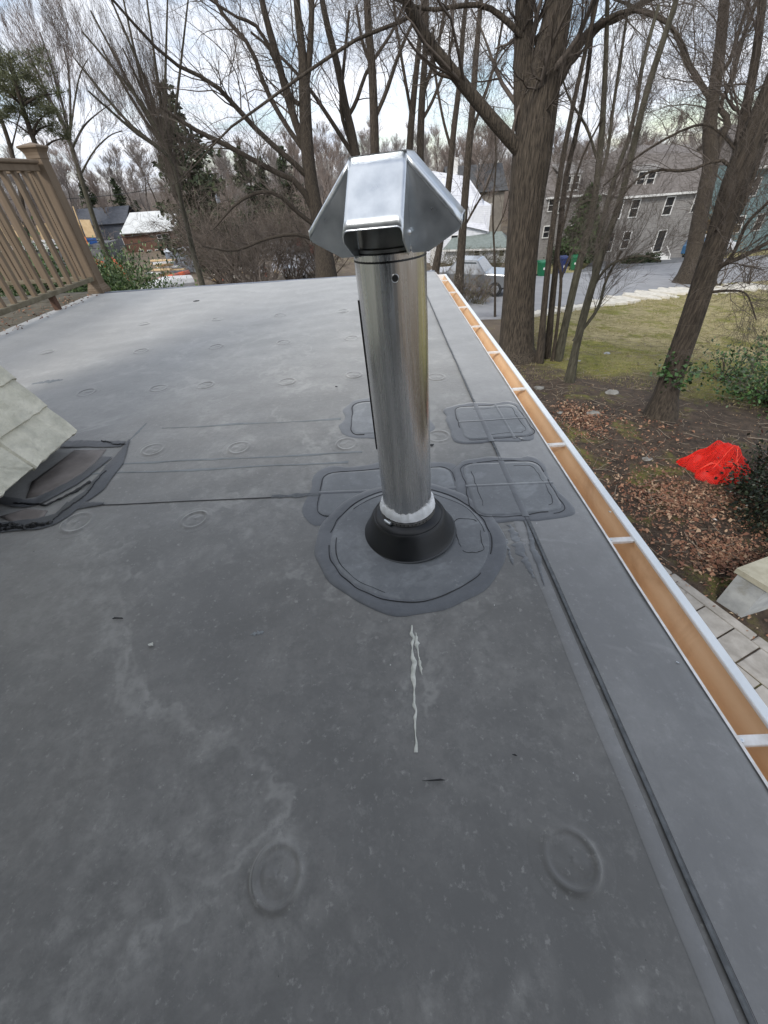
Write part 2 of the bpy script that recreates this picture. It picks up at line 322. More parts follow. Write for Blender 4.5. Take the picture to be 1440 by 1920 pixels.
M_curb = mat('pale_kerb_stone', (.5, .47, .4), (.66, .62, .54), scale=5, rough=.85, coord='World')
A = [atg(800, 606), atg(880, 602), atg(945, 598), atg(1050, 578), atg(1150, 562), atg(1250, 545), atg(1440, 526)]; A = [(-14, 15.5, 0), (-4, 16.2, 0)]+A+[(60, 44, 0)]
B = [(-14, 25.5, 0), (-4, 26.5, 0)]+[atg(880, 528), atg(950, 521), atg(1080, 512), atg(1180, 502), atg(1290, 491), atg(1440, 479)]+[(90, 62, 0)]
strip('street', A, B, .05, M_road, 160, 24, kind='structure')
strip('driveway', [atg(1085, 511), atg(1170, 503), atg(1285, 491)], [atg(1110, 492), atg(1180, 488), atg(1283, 480)], .09, M_drive, 40, 10, kind='structure')
# old street seen beyond the far roof edge, with parked cars
strip('far_street', [atg(475, 512), atg(590, 508)], [atg(505, 445), atg(545, 452)], .08, mat('pale_worn_asphalt', (.33, .32, .33), (.42, .4, .4), scale=.5, rough=.9, coord='World'), 30, 20, kind='structure')
# kerb line of irregular stones: one by one where they show
kt = thing('stone_kerb', (0, 0, 0), 'line of pale flat stones edging the lawn beside the street', 'kerb')
P = resample([atg(945, 602), atg(1050, 584), atg(1150, 568), atg(1250, 550), atg(1330, 546), atg(1445, 541)], 30)
for i in range(29):
    a_, b_ = P[i], P[i+1]; c = (a_+b_)/2; L = np.linalg.norm((b_-a_)[:2]); wdt = (.22+.75*min(1, i/18))*rng.uniform(.7, 1.25)
    an = math.atan2(b_[1]-a_[1], b_[0]-a_[0]); n = 9; th = np.sort(rng.uniform(0, 2*math.pi, n)); rr = rng.uniform(.85, 1.1, n)
    poly = np.stack([np.cos(th)*L*.53*rr, np.sin(th)*wdt*rr], 1); poly = np.stack([c[0]+poly[:, 0]*math.cos(an)-poly[:, 1]*math.sin(an), c[1]+poly[:, 0]*math.sin(an)+poly[:, 1]*math.cos(an)], 1)
    z = float(gz(c[0], c[1])); MB().prism(poly, z-.15, z+.1+rng.uniform(-.03, .05)).build('kerb_stone', M_curb, kt)
# ================================================================== tree machinery
def smooth_path(P, n):
    P = np.array(P, float); m = len(P)
    if m < 3: return resample(P, n)
    Q = np.vstack([2*P[0]-P[1], P, 2*P[-1]-P[-2]]); out = []
    u = np.linspace(0, m-1-1e-6, n); k = u.astype(int); f = (u-k)[:, None]
    p0, p1, p2, p3 = Q[k], Q[k+1], Q[k+2], Q[k+3]
    return .5*((2*p1)+(-p0+p2)*f+(2*p0-5*p1+4*p2-p3)*f**2+(-p0+3*p1-3*p2+p3)*f**3)
def tubes(P, R, n, ridges=0.0, seed=0):
    """P (N,K,3) R (N,K) -> verts, quads"""
    Nn, K, _ = P.shape; T = np.gradient(P, axis=1); T /= np.linalg.norm(T, axis=2, keepdims=True)+1e-9
    ref = np.zeros_like(T); ref[..., 0] = 1; m = np.abs(T.mean(1)[:, 0]) > .75; ref[m] = (0, 1, 0)
    A_ = np.cross(T, ref); A_ /= np.linalg.norm(A_, axis=2, keepdims=True)+1e-9; B_ = np.cross(T, A_)
    a = np.linspace(0, 2*math.pi, n, endpoint=False); rr = R[:, :, None]*np.ones(n)
    if ridges:
        g_ = np.random.default_rng(seed); rad = g_.normal(0, 1, (Nn, 1, n)); dr = np.cumsum(g_.normal(0, .35, (Nn, K, n)), 1); rad = rad+dr; rad = rad/np.abs(rad).max()
        rr = rr*(1+ridges*rad)
    V = P[:, :, None]+rr[..., None]*(np.cos(a)[None, None, :, None]*A_[:, :, None]+np.sin(a)[None, None, :, None]*B_[:, :, None])
    b0 = (np.arange(Nn)*K*n)[:, None, None]; k = np.arange(K-1)[None, :, None]*n; i = np.arange(n)[None, None, :]; i2 = (i+1) % n
    F = np.stack([b0+k+i, b0+k+i2, b0+k+n+i2, b0+k+n+i], -1).reshape(-1, 4)
    return V.reshape(-1, 3), F
def kids(P, R, per, ln, tr=(.25, 1.0), ang=(25, 60), up=.15, wander=.25, K=6, rfac=.55, rend=.12, g_=rng, taper=.55, rmin=.0018, bias=None):
    Nn, Kp, _ = P.shape; idx = np.repeat(np.arange(Nn), per); n = len(idx); tt = g_.uniform(tr[0], tr[1], n); f = tt*(Kp-1); k = np.minimum(f.astype(int), Kp-2); f = f-k
    p0 = P[idx, k]; p1 = P[idx, k+1]; s = p0+(p1-p0)*f[:, None]; T = p1-p0; T /= np.linalg.norm(T, axis=1, keepdims=True)+1e-9
    r = R[idx, k]*(1-f)+R[idx, k+1]*f
    q = g_.normal(size=(n, 3)); q -= (q*T).sum(1, keepdims=True)*T; q /= np.linalg.norm(q, axis=1, keepdims=True)+1e-9
    al = np.radians(g_.uniform(ang[0], ang[1], n))[:, None]; d = T*np.cos(al)+q*np.sin(al); d[:, 2] += up
    if bias is not None: d += np.array(bias)
    d /= np.linalg.norm(d, axis=1, keepdims=True)
    L = (np.asarray(ln)[idx] if np.ndim(ln) else ln)*g_.uniform(.5, 1.2, n)*(1-taper*tt); step = (L/(K-1))[:, None]
    Q = np.zeros((n, K, 3)); Q[:, 0] = s
    for j in range(1, K):
        d = d+g_.normal(0, wander, (n, 3)); d[:, 2] += up*.25
        if bias is not None: d += np.array(bias)*.2
        d /= np.linalg.norm(d, axis=1, keepdims=True); Q[:, j] = Q[:, j-1]+d*step
    r0 = np.maximum(r*rfac*g_.uniform(.6, 1.1, n), rmin); rr = r0[:, None]*np.linspace(1, rend, K)[None]**.8
    return Q, np.maximum(rr, rmin*.6), L
def px_path(nodes, d, n=14, dd=0.0):
    """limb traced at distance d; nodes (px,py,width px); dd: how much nearer/farther its end is"""
    m = len(nodes); P = []; R_ = []
    for i, (x, y, wd) in enumerate(nodes):
        p = atd(x, y, d+dd*i/max(1, m-1)); P.append(p)
        a_, b_ = nodes[max(0, i-1)], nodes[min(m-1, i+1)]; tx, ty = b_[0]-a_[0], b_[1]-a_[1]; tl = math.hypot(tx, ty)+1e-6; rx, ry = x-720, y-960; rl = math.hypot(rx, ry)+1e-6
        nr_ = abs((-ty*rx+tx*ry)/(tl*rl)); ct = FPX/math.hypot(FPX, rl); R_.append(wd/2*depth(p)/FPX/math.sqrt(max(0, 1-nr_**2)+(nr_/ct)**2))
    P = smooth_path(np.array(P), n); R_ = np.interp(np.linspace(0, 1, n), np.linspace(0, 1, m), R_)
    return P, R_
def flare(P, R_, k=1.45):
    R_ = R_.copy(); R_[0] *= k; R_[1] *= 1+(k-1)*.35; P = P.copy(); P[0, 2] -= .25; return P, R_
M_bark = mat('furrowed_bark', (.022, .017, .012), (.125, .1, .074), scale=7, rough=.95, bump=1.0, bscale=9, dist=.05, stretch=(7, 7, .55), detail=8)
M_bark2 = mat('dark_brown_bark', (.022, .017, .012), (.082, .065, .048), scale=8, rough=.95, bump=1.0, bscale=14, dist=.02, stretch=(5, 5, .8), detail=8)
M_barkg = mat('greenish_bark', (.035, .031, .021), (.095, .088, .062), scale=6, rough=.95, bump=.6, bscale=16, dist=.01, stretch=(4, 4, .8))
M_twig = mat('bare_twigs', (.055, .043, .034), (.14, .115, .095), scale=1.5, rough=.9)
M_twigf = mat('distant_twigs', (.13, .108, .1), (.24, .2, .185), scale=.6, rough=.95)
def traced_tree(name, label, cat, d, trunk, limbs, bark=M_bark, twig=M_twig, lv=(9, 7, 6), ln=(2.2, .9, .4), sides=14, ridges=0.0, group=None, up=.25, ang=(20, 55), seed=1, rmin=.0017, bias=None, parts=None, wander=.2, ntr=16):
    g_ = np.random.default_rng(seed); base = atd(trunk[0][0], trunk[0][1], d); base[2] = gz(base[0], base[1])
    root = thing(name, tuple(base), label, cat, group)
    TP, TR = px_path(trunk, d, ntr); TP[0] = base; TP, TR = flare(TP, TR)
    V, F = tubes(TP[None], TR[None], sides, ridges, seed); put('trunk', mesh_np('trunk', V-base, [F], True), bark, root)
    LP = []; LR = []
    for nd, dd in limbs:
        P_, R_ = px_path(nd, d, 12, dd); V, F = tubes(P_[None], R_[None], max(7, sides//2)); put('limb', mesh_np('limb', V-base, [F], True), bark, root); LP.append(P_); LR.append(R_)
    tp = np.stack([np.interp(np.linspace(.35, 1, 12), np.linspace(0, 1, ntr), TP[:, k]) for k in range(3)], 1); tr_ = np.interp(np.linspace(.35, 1, 12), np.linspace(0, 1, ntr), TR)
    LP.append(tp); LR.append(tr_*.28); LP = np.array(LP); LR = np.array(LR)
    Vs = []; Fs = []; off = 0; P_, R_ = LP, LR
    for i, (n_, l_) in enumerate(zip(lv, ln)):
        P_, R_, _ = kids(P_, R_, n_, l_, ang=ang, up=up, K=7 if i < 2 else 5, g_=g_, rmin=rmin, rfac=.3 if i == 0 else .58, wander=wander, bias=bias, tr=(.15, 1))
        V, F = tubes(P_, R_, 5 if i == 0 else 3); Vs.append(V); Fs.append(F+off); off += len(V)
    put('crown', mesh_np('crown', np.concatenate(Vs)-base, [np.concatenate(Fs)], True), twig, root)
    return root
exec_trees = True
# ---- the big forked maple
traced_tree('maple_tree', 'thick furrowed tree forking high above the gutter, largest trunk', 'tree', 11.3,
    [(965, 674, 76), (968, 640, 65), (972, 560, 59), (980, 450, 60), (988, 370, 65), (996, 300, 73), (1008, 220, 68), (1024, 130, 60), (1042, 40, 52), (1058, -50, 46), (1080, -160, 40)],
    [([(990, 320, 34), (985, 230, 42), (983, 150, 42), (982, 70, 36), (984, -20, 34), (990, -120, 28)], .2),
     ([(992, 305, 30), (965, 272, 30), (915, 215, 28), (855, 142, 26), (805, 80, 25), (768, 15, 22), (745, -50, 20), (700, -130, 16)], -1.2),
     ([(1018, 200, 16), (1048, 150, 20), (1075, 98, 19), (1115, 52, 17), (1165, 30, 15), (1230, -10, 13), (1300, -60, 11)], .8),
     ([(985, 75, 13), (945, 35, 14), (905, 10, 13), (855, 12, 11), (810, 18, 10), (765, 8, 8), (700, -20, 6)], -.6),
     ([(775, 28, 9), (735, 48, 9), (680, 68, 8), (620, 105, 8), (555, 150, 7), (480, 205, 6), (425, 245, 5), (385, 290, 3.5), (330, 345, 2)], -1.6),
     ([(1112, 52, 12), (1175, 20, 10), (1235, 35, 9), (1275, 70, 7), (1300, 130, 4)], .5)],
    lv=(13, 9, 9), ln=(2.6, 1.1, .5), sides=64, ridges=.05, seed=3, ang=(25, 65), up=.15, wander=.2, ntr=30)
# ---- sapling clump beside it
SG = 'thin stems growing in a clump beside the thick trunk'
sap = [('dark thin sapling nearest the thick furrowed trunk, rising straight', 11.0, [(1012, 682, 14), (1020, 580, 12), (1032, 460, 11), (1050, 330, 10), (1068, 230, 9), (1092, 120, 8), (1118, 10, 7), (1130, -80, 5)], []),
       ('second thin sapling beside the thick trunk, crossing its neighbours', 11.6, [(1026, 670, 12), (1036, 560, 12), (1050, 430, 10), (1062, 330, 10), (1085, 230, 9), (1105, 110, 8), (1112, 0, 7), (1112, -80, 5)], []),
       ('thinnest blackish stem in the middle of the sapling clump', 11.3, [(1034, 690, 7), (1046, 600, 6), (1052, 520, 6), (1046, 470, 5), (1062, 400, 5), (1090, 300, 4), (1130, 220, 3)], [([(1050, 530, 4), (1068, 480, 3.5), (1085, 470, 3), (1100, 480, 2)], 0)]),
       ('green barked sapling with a straight stem splitting near the roofline', 11.4, [(1046, 672, 15), (1062, 600, 14), (1085, 500, 14), (1104, 430, 13), (1118, 350, 13), (1128, 250, 12), (1134, 150, 10), (1138, 40, 9), (1140, -60, 7)], [([(1128, 330, 7), (1140, 280, 7), (1150, 200, 6), (1165, 100, 6), (1180, 0, 5)], .3), ([(1120, 300, 6), (1100, 240, 6), (1070, 190, 5), (1055, 150, 4)], -.2)]),
       ('pale leaning sapling with two long stems, rightmost of the clump', 9.7, [(1068, 716, 17), (1078, 660, 15), (1095, 590, 15), (1115, 520, 14), (1135, 455, 13), (1160, 385, 12), (1182, 300, 12), (1205, 200, 12), (1232, 110, 12), (1262, 20, 11), (1290, -80, 9)], [([(1090, 620, 9), (1112, 530, 10), (1122, 450, 10), (1150, 340, 9), (1185, 240, 8), (1205, 120, 8), (1235, 10, 7)], .6), ([(1100, 560, 5), (1140, 500, 5), (1200, 480, 4), (1240, 490, 3)], .2), ([(1075, 640, 6), (1120, 580, 6), (1135, 530, 5), (1165, 470, 4)], .3)])]
for i, (lb, d, tr, li) in enumerate(sap):
    traced_tree('sapling', lb, 'tree', d, tr, li, bark=M_barkg if i > 2 else M_bark2, lv=(13, 8, 6), ln=(1.6, .7, .32), sides=9, seed=20+i, group=SG, up=.3, ang=(15, 45), ntr=20)
# ---- leaning tree on the bank
traced_tree('leaning_tree', 'dark leaning tree on the bare bank with ivy tufts near its foot', 'tree', 8.5,
    [(1237, 784, 56), (1250, 735, 47), (1272, 670, 44), (1300, 590, 44), (1325, 510, 44), (1352, 430, 46), (1376, 350, 50), (1402, 280, 48), (1430, 210, 42), (1465, 120, 38), (1500, 20, 34)],
    [([(1378, 345, 26), (1385, 280, 24), (1398, 210, 20), (1415, 120, 18), (1428, 20, 16), (1440, -80, 12)], .4),
     ([(1350, 440, 10), (1385, 400, 12), (1412, 330, 10), (1440, 250, 9), (1480, 180, 8)], .8),
     ([(1318, 535, 9), (1350, 500, 9), (1395, 480, 8), (1440, 455, 7), (1500, 430, 6)], .3),
     ([(1330, 520, 7), (1372, 480, 7), (1400, 420, 6), (1440, 380, 5)], -.4),
     ([(1330, 548, 6), (1368, 545, 5), (1400, 552, 4), (1418, 600, 3)], -.3),
     ([(1385, 330, 8), (1350, 300, 7), (1290, 320, 6), (1225, 320, 5), (1180, 350, 4), (1150, 400, 2.5)], -.4),
     ([(1395, 300, 8), (1340, 240, 6), (1290, 240, 5), (1200, 290, 4), (1130, 350, 2.5)], .3)],
    bark=M_bark2, lv=(14, 11, 8), ln=(2.2, 1.0, .45), sides=36, ridges=.03, seed=5, up=.05, ang=(20, 60), wander=.22, bias=(-.05, 0, 0), ntr=24)
# ---- big tree by the kerb
traced_tree('kerb_tree', 'broad based tree standing among pale stones at the kerb', 'tree', 30.0,
    [(1285, 534, 44), (1297, 495, 34), (1308, 430, 30), (1322, 360, 30), (1334, 300, 32), (1330, 240, 28), (1338, 180, 24), (1350, 90, 22), (1358, 0, 21), (1362, -100, 16)],
    [([(1334, 190, 14), (1310, 150, 15), (1288, 115, 14), (1270, 70, 12), (1245, 35, 10), (1195, 15, 9), (1130, -10, 6)], .5),
     ([(1336, 290, 14), (1365, 230, 14), (1350, 200, 10), (1372, 150, 9), (1390, 80, 8), (1420, 0, 7)], .5),
     ([(1336, 150, 8), (1365, 120, 8), (1385, 60, 7), (1412, -20, 6)], 0)],
    bark=M_bark2, lv=(13, 12, 9), ln=(6.5, 2.8, 1.2), sides=18, seed=6, up=.15, rmin=.0042, ang=(25, 65), wander=.25)
# ---- tall bare trees beyond the far roof edge
MG = 'tall bare trees beyond the far edge of the roof'
mid = [('spreading tree left of the chimney cap with long arching boughs', 26, [(612, 520, 34), (603, 440, 28), (588, 370, 26), (578, 300, 25), (573, 220, 23), (571, 160, 22), (566, 90, 15), (558, 20, 13), (552, -60, 11)],
        [([(573, 170, 13), (580, 110, 13), (584, 40, 11), (586, -50, 9)], 0), ([(576, 290, 13), (556, 235, 14), (536, 170, 14), (518, 100, 13), (498, 30, 12), (480, -50, 10)], .5),
         ([(590, 400, 13), (560, 345, 12), (515, 322, 11), (465, 295, 11), (420, 270, 10), (372, 247, 9), (330, 220, 7), (300, 200, 5)], -2),
         ([(585, 340, 11), (545, 300, 11), (500, 262, 10), (455, 215, 10), (415, 170, 9), (370, 140, 8), (320, 115, 7), (270, 65, 6), (220, 10, 5), (180, -40, 4)], -3),
         ([(600, 430, 9), (560, 400, 9), (520, 365, 8), (480, 362, 8), (440, 385, 6), (400, 430, 4)], -2), ([(605, 460, 8), (560, 440, 7), (500, 448, 6), (440, 470, 5), (380, 462, 3)], -2),
         ([(576, 290, 10), (540, 240, 9), (500, 170, 9), (470, 90, 8), (420, 30, 7), (390, -30, 6)], 1), ([(572, 200, 9), (545, 180, 8), (490, 60, 7), (440, 30, 6), (380, -10, 5)], -1)]),
       ('slender tree rising just left behind the galvanised cap', 28, [(716, 520, 22), (700, 400, 19), (672, 310, 17), (660, 250, 15), (648, 200, 14), (632, 120, 13), (612, 40, 12), (595, -50, 9)],
        [([(652, 220, 8), (668, 190, 8), (690, 130, 7), (735, 60, 6), (760, 0, 4)], 0), ([(668, 300, 9), (610, 210, 8), (575, 160, 7), (530, 110, 6), (470, 60, 5)], .5), ([(665, 290, 7), (640, 210, 7), (645, 120, 6), (655, 20, 5)], .3)]),
       ('straight dark tree rising behind the top of the cap', 24, [(712, 520, 20), (706, 400, 18), (703, 290, 17), (701, 210, 16), (697, 120, 15), (690, 40, 14), (686, -60, 11)],
        [([(706, 215, 8), (725, 170, 8), (745, 110, 7), (770, 50, 6), (800, -10, 5)], 0), ([(698, 130, 6), (680, 80, 6), (668, 10, 5)], 0)]),
       ('thin straight tree standing behind the right corner of the cap', 30, [(764, 520, 15), (765, 400, 14), (768, 280, 13), (774, 200, 12), (783, 110, 10), (795, 0, 8), (800, -70, 6)], [([(772, 220, 6), (758, 140, 6), (745, 60, 5), (735, -20, 4)], 0)]),
       ('thin tree with forked top behind the cap ridge', 27, [(788, 520, 17), (788, 400, 15), (788, 280, 14), (791, 190, 13), (797, 100, 11), (800, 0, 9), (802, -70, 7)], [([(792, 180, 7), (815, 110, 7), (830, 40, 6), (840, -20, 4)], .4), ([(789, 230, 6), (815, 180, 6), (845, 90, 5), (850, 0, 4)], .4)]),
       ('narrow tree just right of the cap leaning slightly right', 22, [(812, 530, 13), (828, 440, 12), (842, 340, 12), (850, 250, 11), (862, 150, 10), (868, 60, 9), (880, -40, 7)], [([(846, 280, 6), (830, 220, 5), (815, 130, 5), (812, 50, 4)], 0)]),
       ('taller narrow tree between the cap and the thick trunk', 20, [(856, 590, 16), (864, 480, 16), (871, 380, 14), (879, 280, 13), (886, 200, 12), (892, 110, 11), (900, 20, 9), (906, -60, 7)], [([(880, 260, 6), (905, 190, 6), (930, 110, 5), (945, 20, 4)], .3), ([(868, 430, 4), (890, 390, 4), (912, 350, 3), (930, 300, 2)], .2)]),
       ('spindly young tree in front of the pale garage', 17, [(928, 610, 4), (928, 500, 4), (924, 400, 3.5), (930, 300, 3), (925, 200, 2.5)], [([(926, 440, 2.5), (945, 400, 2), (960, 340, 1.5)], 0)])]
for i, (lb, d, tr, li) in enumerate(mid):
    traced_tree('bare_tree', lb, 'tree', d, tr, li, bark=M_bark2, lv=(10, 8, 8) if i == 0 else (10, 8, 8), ln=(4.4, 2.0, .9), sides=11, seed=40+i, rmin=.0032, ang=(20, 60), up=.18, wander=.25, ntr=18)
fan = [([(362, 480, 5), (340, 380, 6), (320, 300, 6), (x0, y0, 6), (x1, y1, 3)], dd) for x0, y0, x1, y1, dd in
       ((270, 200, 155, 60, -1), (255, 180, 170, 20, 1), (280, 170, 200, -20, 0), (275, 190, 225, -30, 2), (300, 180, 270, -40, -1), (240, 230, 140, 110, 0), (310, 190, 315, -30, 1), (250, 245, 165, 170, -2), (330, 200, 355, -20, 0), (290, 220, 230, 90, 1.5), (265, 215, 190, 90, 1))]
traced_tree('fan_crowned_tree', 'bare tree whose fine upright shoots fan out left of centre', 'tree', 27, [(368, 500, 9), (355, 440, 9), (340, 380, 8), (325, 320, 8), (312, 260, 6), (300, 190, 5)], fan, bark=M_barkg, lv=(10, 8, 7), ln=(3.6, 1.8, .8), sides=9, seed=61, rmin=.003, up=.45, ang=(8, 32), wander=.12)
traced_tree('vase_shaped_tree', 'bare vase shaped tree rising behind the brown railing post', 'tree', 46, [(200, 478, 11), (182, 430, 10), (160, 360, 9), (142, 300, 9), (131, 265, 8)],
    [([(133, 275, 7), (118, 230, 6), (90, 180, 5), (50, 90, 3)], 0), ([(131, 265, 6), (118, 200, 5), (95, 120, 4), (75, 60, 2)], 1), ([(131, 265, 6), (132, 200, 5), (128, 130, 4), (120, 85, 2)], 0), ([(135, 280, 6), (155, 240, 5), (180, 215, 3), (215, 190, 2)], 1),
     ([(150, 330, 5), (175, 285, 4), (205, 255, 3), (230, 245, 2)], 0), ([(132, 250, 4), (140, 190, 4), (150, 140, 3), (165, 110, 2)], -1), ([(125, 250, 4), (100, 200, 4), (60, 150, 3), (20, 110, 2)], 1)],
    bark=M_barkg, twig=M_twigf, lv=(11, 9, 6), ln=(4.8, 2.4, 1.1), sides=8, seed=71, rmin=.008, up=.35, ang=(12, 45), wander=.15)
traced_tree('slim_tree', 'slim bare trunk crossing the sky left of the railing post', 'tree', 30, [(60, 500, 9), (45, 400, 9), (28, 310, 9), (8, 240, 8), (-20, 170, 7)], [([(20, 285, 4), (40, 200, 3), (45, 150, 2)], 0)], bark=M_bark2, lv=(6, 6, 4), ln=(3, 1.2, .5), sides=8, seed=72, rmin=.005)
# ---- conifers built of drooping needle sprays
M_pine = mat('pine_needles', (.05, .058, .02), (.09, .1, .035), scale=1.2, rough=.9, island=[(.05, .058, .026), (.13, .135, .07)])
M_spruce = mat('spruce_needles', (.02, .035, .014), island=[(.016, .028, .013), (.05, .065, .026)])
def blades(cent, size, g_, L=1.0, Wd=.25, droop=0.0, axis=None):
    n = len(cent); d = g_.normal(size=(n, 3)); 
    if axis is not None: d = d*.6+axis
    d[:, 2] -= droop; d /= np.linalg.norm(d, axis=1, keepdims=True); q = g_.normal(size=(n, 3)); q -= (q*d).sum(1, keepdims=True)*d; q /= np.linalg.norm(q, axis=1, keepdims=True)
    s = (size*g_.uniform(.6, 1.3, n))[:, None]; a = cent; bq = cent+d*s*L; mid_ = cent+d*s*L*.5
    V = np.stack([a, mid_+q*s*Wd, bq, mid_-q*s*Wd], 1).reshape(-1, 3); F = (np.arange(n)*4)[:, None]+np.array([0, 1, 2, 3])
    return V, F
def conifer_mesh(h, r, n_whorl, seed, irregular=.3, dens=60, blade=.35):
    g_ = np.random.default_rng(seed); cs = []; Vb = []; Fb = []; off = 0
    for k in range(n_whorl):
        t = (k+.5)/n_whorl; z = h*(.12+.86*t); rr = r*(1-t)**.75*g_.uniform(1-irregular, 1+irregular)+.15
        for j in range(g_.integers(4, 7)):
            a = g_.uniform(0, 2*math.pi); L = rr*g_.uniform(.6, 1.1); q = np.linspace(0, 1, 5)[:, None]
            P = np.array([math.cos(a)*L, math.sin(a)*L, -.12*L+.25*L*g_.random()])*q+np.array([0, 0, z])
            V, F = tubes(P[None], np.linspace(.03, .008, 5)[None]*h/8, 3); Vb.append(V); Fb.append(F+off); off += len(V)
            m = int(dens*L/r)+6; u = g_.uniform(.2, 1.05, m)[:, None]; cs.append(P[0]+(P[-1]-P[0])*u+g_.normal(0, 1, (m, 3))*np.array([.12, .12, .06])*L)
    V, F = blades(np.concatenate(cs), np.full(sum(map(len, cs)), blade), g_, droop=.15)
    return mesh_np('foliage', V, [F]), mesh_np('branches', np.concatenate(Vb), [np.concatenate(Fb)], True)
def conifer(name, label, pos, h, r, seed, m=M_spruce, group=None, n=16, meshes=None, **kw):
    root = thing(name, pos, label, 'tree', group, rz=seed*1.3); fm, bm = meshes or conifer_mesh(h, r, n, seed, **kw)
    put('foliage', fm, m, root); put('branches', bm, M_bark2, root)
    MB().tube([(0, 0, -.4), (0, 0, h*.5), (.05, 0, h*.98)], [h*.022, h*.014, .01], 8).build('trunk', M_bark2, root, local=True); return fm, bm
def pos_at(px, d):
    p = atd(px, 400, d); return (p[0], p[1], float(gz(p[0], p[1])))
# pine behind the railing: long bare trunk and flat foliage plates
g_ = np.random.default_rng(5); base = np.array(pos_at(90, 24)); root = thing('pine_tree', tuple(base), 'olive green pine with flat foliage plates behind the railing', 'tree')
TP, TR = px_path([(125, 480, 12), (100, 360, 11), (68, 275, 10), (45, 210, 9), (28, 150, 7), (15, 100, 4)], 24, 12); TP[0] = base
V, F = tubes(TP[None], TR[None], 9); put('trunk', mesh_np('trunk', V-base, [F], True), M_bark2, root)
cs = []; Vb = []; Fb = []; off = 0
for px, py, wd, hh, dd in ((10, 120, 45, 14, 0), (40, 140, 38, 12, 1), (-10, 155, 50, 14, -1), (60, 185, 42, 12, .5), (10, 178, 30, 9, 1), (85, 215, 35, 8, -.5), (30, 205, 30, 8, 0), (75, 245, 28, 6, 1), (110, 175, 10, 6, 0), (5, 222, 22, 6, 0), (120, 258, 14, 7, 0), (100, 235, 30, 6, .6)):
    c = atd(px, py, 24+dd); s = depth(c)/FPX; m = int(wd*hh*2.6); q = rng.normal(size=(m, 3))*np.array([wd*s*.55, wd*s*.45, hh*s*.42]); kk = rng.normal(size=(14, 3))*np.array([wd*s*.6, wd*s*.5, hh*s*.5]); q = q*.38+kk[rng.integers(14, size=m)]; cs.append(c+q)
    k = int(np.argmin(np.abs(TP[:, 2]-(c[2]-.4)))); P_ = resample([TP[k], (TP[k]+c)/2+np.array([0, 0, .1]), c], 6); V, F = tubes(P_[None], np.linspace(.05, .012, 6)[None], 4); Vb.append(V-base); Fb.append(F+off); off += len(V)
V, F = blades(np.concatenate(cs), np.full(sum(map(len, cs)), .22), g_, L=1, Wd=.05, axis=np.array([-.3, 0, .4])); put('foliage', mesh_np('foliage', V-base, [F]), M_pine, root)
put('branches', mesh_np('branches', np.concatenate(Vb), [np.concatenate(Fb)], True), M_bark2, root)
conifer('spruce_tree', 'ragged dark spruce behind the twiggy tangle left of centre', pos_at(375, 40), 12.2, 3.4, 3, irregular=.5, n=22, dens=95, blade=.42)
cf = conifer_mesh(11, 3.0, 15, 9, irregular=.45, dens=60, blade=.55)
for i, (px, d, lb) in enumerate([(470, 100, 'dark evergreen on the skyline left of the cap, leftmost of three'), (505, 105, 'dark evergreen on the skyline left of the cap, middle of three'), (548, 95, 'dark evergreen on the skyline nearest the cap'), (180, 125, 'dark evergreen on the hill right of the railing post'), (262, 110, 'mossy green evergreen above the white roofed barn'), (235, 135, 'faint evergreen on the skyline above the white roofed barn')]):
    s = (1.25, 1.1, 1.2, 1.0, .62, .9)[i]; root = thing('evergreen_tree', pos_at(px, d), lb, 'tree', 'evergreens among the far bare woods', rz=i)
    put('foliage', cf[0], M_spruce, root); put('branches', cf[1], M_bark2, root); root.scale = (s, s, s)
    MB().tube([(0, 0, -1), (0, 0, 5), (0, 0, 10.6)], [.24, .15, .02], 7).build('trunk', M_bark2, root, local=True)
p = np.array(pos_at(1100, 41.5)); conifer('arborvitae', 'dense dark green cypress beside the grey shingled house', (p[0], p[1], float(p[2])), 5.4, 1.5, 15, m=mat('cypress_green', (.02, .04, .014), island=[(.02, .042, .014), (.07, .11, .035)]), n=30, irregular=.15, dens=170, blade=.3)
# ---- bare woods on the far slope: shared crowns, individual trees
def wood_mesh(seed, h=11, rmin=.02, lv=(9, 8, 7)):
    g_ = np.random.default_rng(seed); Vs = []; Fs = []; off = 0
    P = smooth_path(np.array([[0, 0, -1], [g_.normal(0, .2), g_.normal(0, .2), h*.35], [g_.normal(0, .5), g_.normal(0, .5), h*.7], [g_.normal(0, .8), g_.normal(0, .8), h]]), 9)[None]; R_ = np.linspace(.2, .03, 9)[None]
    tv, tf = tubes(P, R_, 6); L0 = h*.42
    for i, (n_, l_) in enumerate(zip(lv, (h*.42, h*.22, h*.1))):
        P, R_, _ = kids(P, R_, n_*(2 if i == 0 else 1), l_, tr=(.25, 1), ang=(20, 50), up=.35, K=5, g_=g_, rmin=rmin, wander=.16)
        V, F = tubes(P, R_, 3); Vs.append(V); Fs.append(F+off); off += len(V)
    return mesh_np('trunk', tv, [tf], True), mesh_np('crown', np.concatenate(Vs), [np.concatenate(Fs)], True)
WM = [wood_mesh(100+i) for i in range(6)]
M_w = [mat('hazy_woods_brown', (.19, .152, .13), (.29, .24, .21), scale=.4, rough=.95), mat('hazy_woods_grey', (.2, .178, .163), (.3, .265, .245), scale=.4, rough=.95)]  # grey-brown of the woods, lightened to stand in for distance haze
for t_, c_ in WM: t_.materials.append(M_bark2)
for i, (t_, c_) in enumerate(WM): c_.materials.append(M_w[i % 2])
g_ = np.random.default_rng(77); n_far = 0
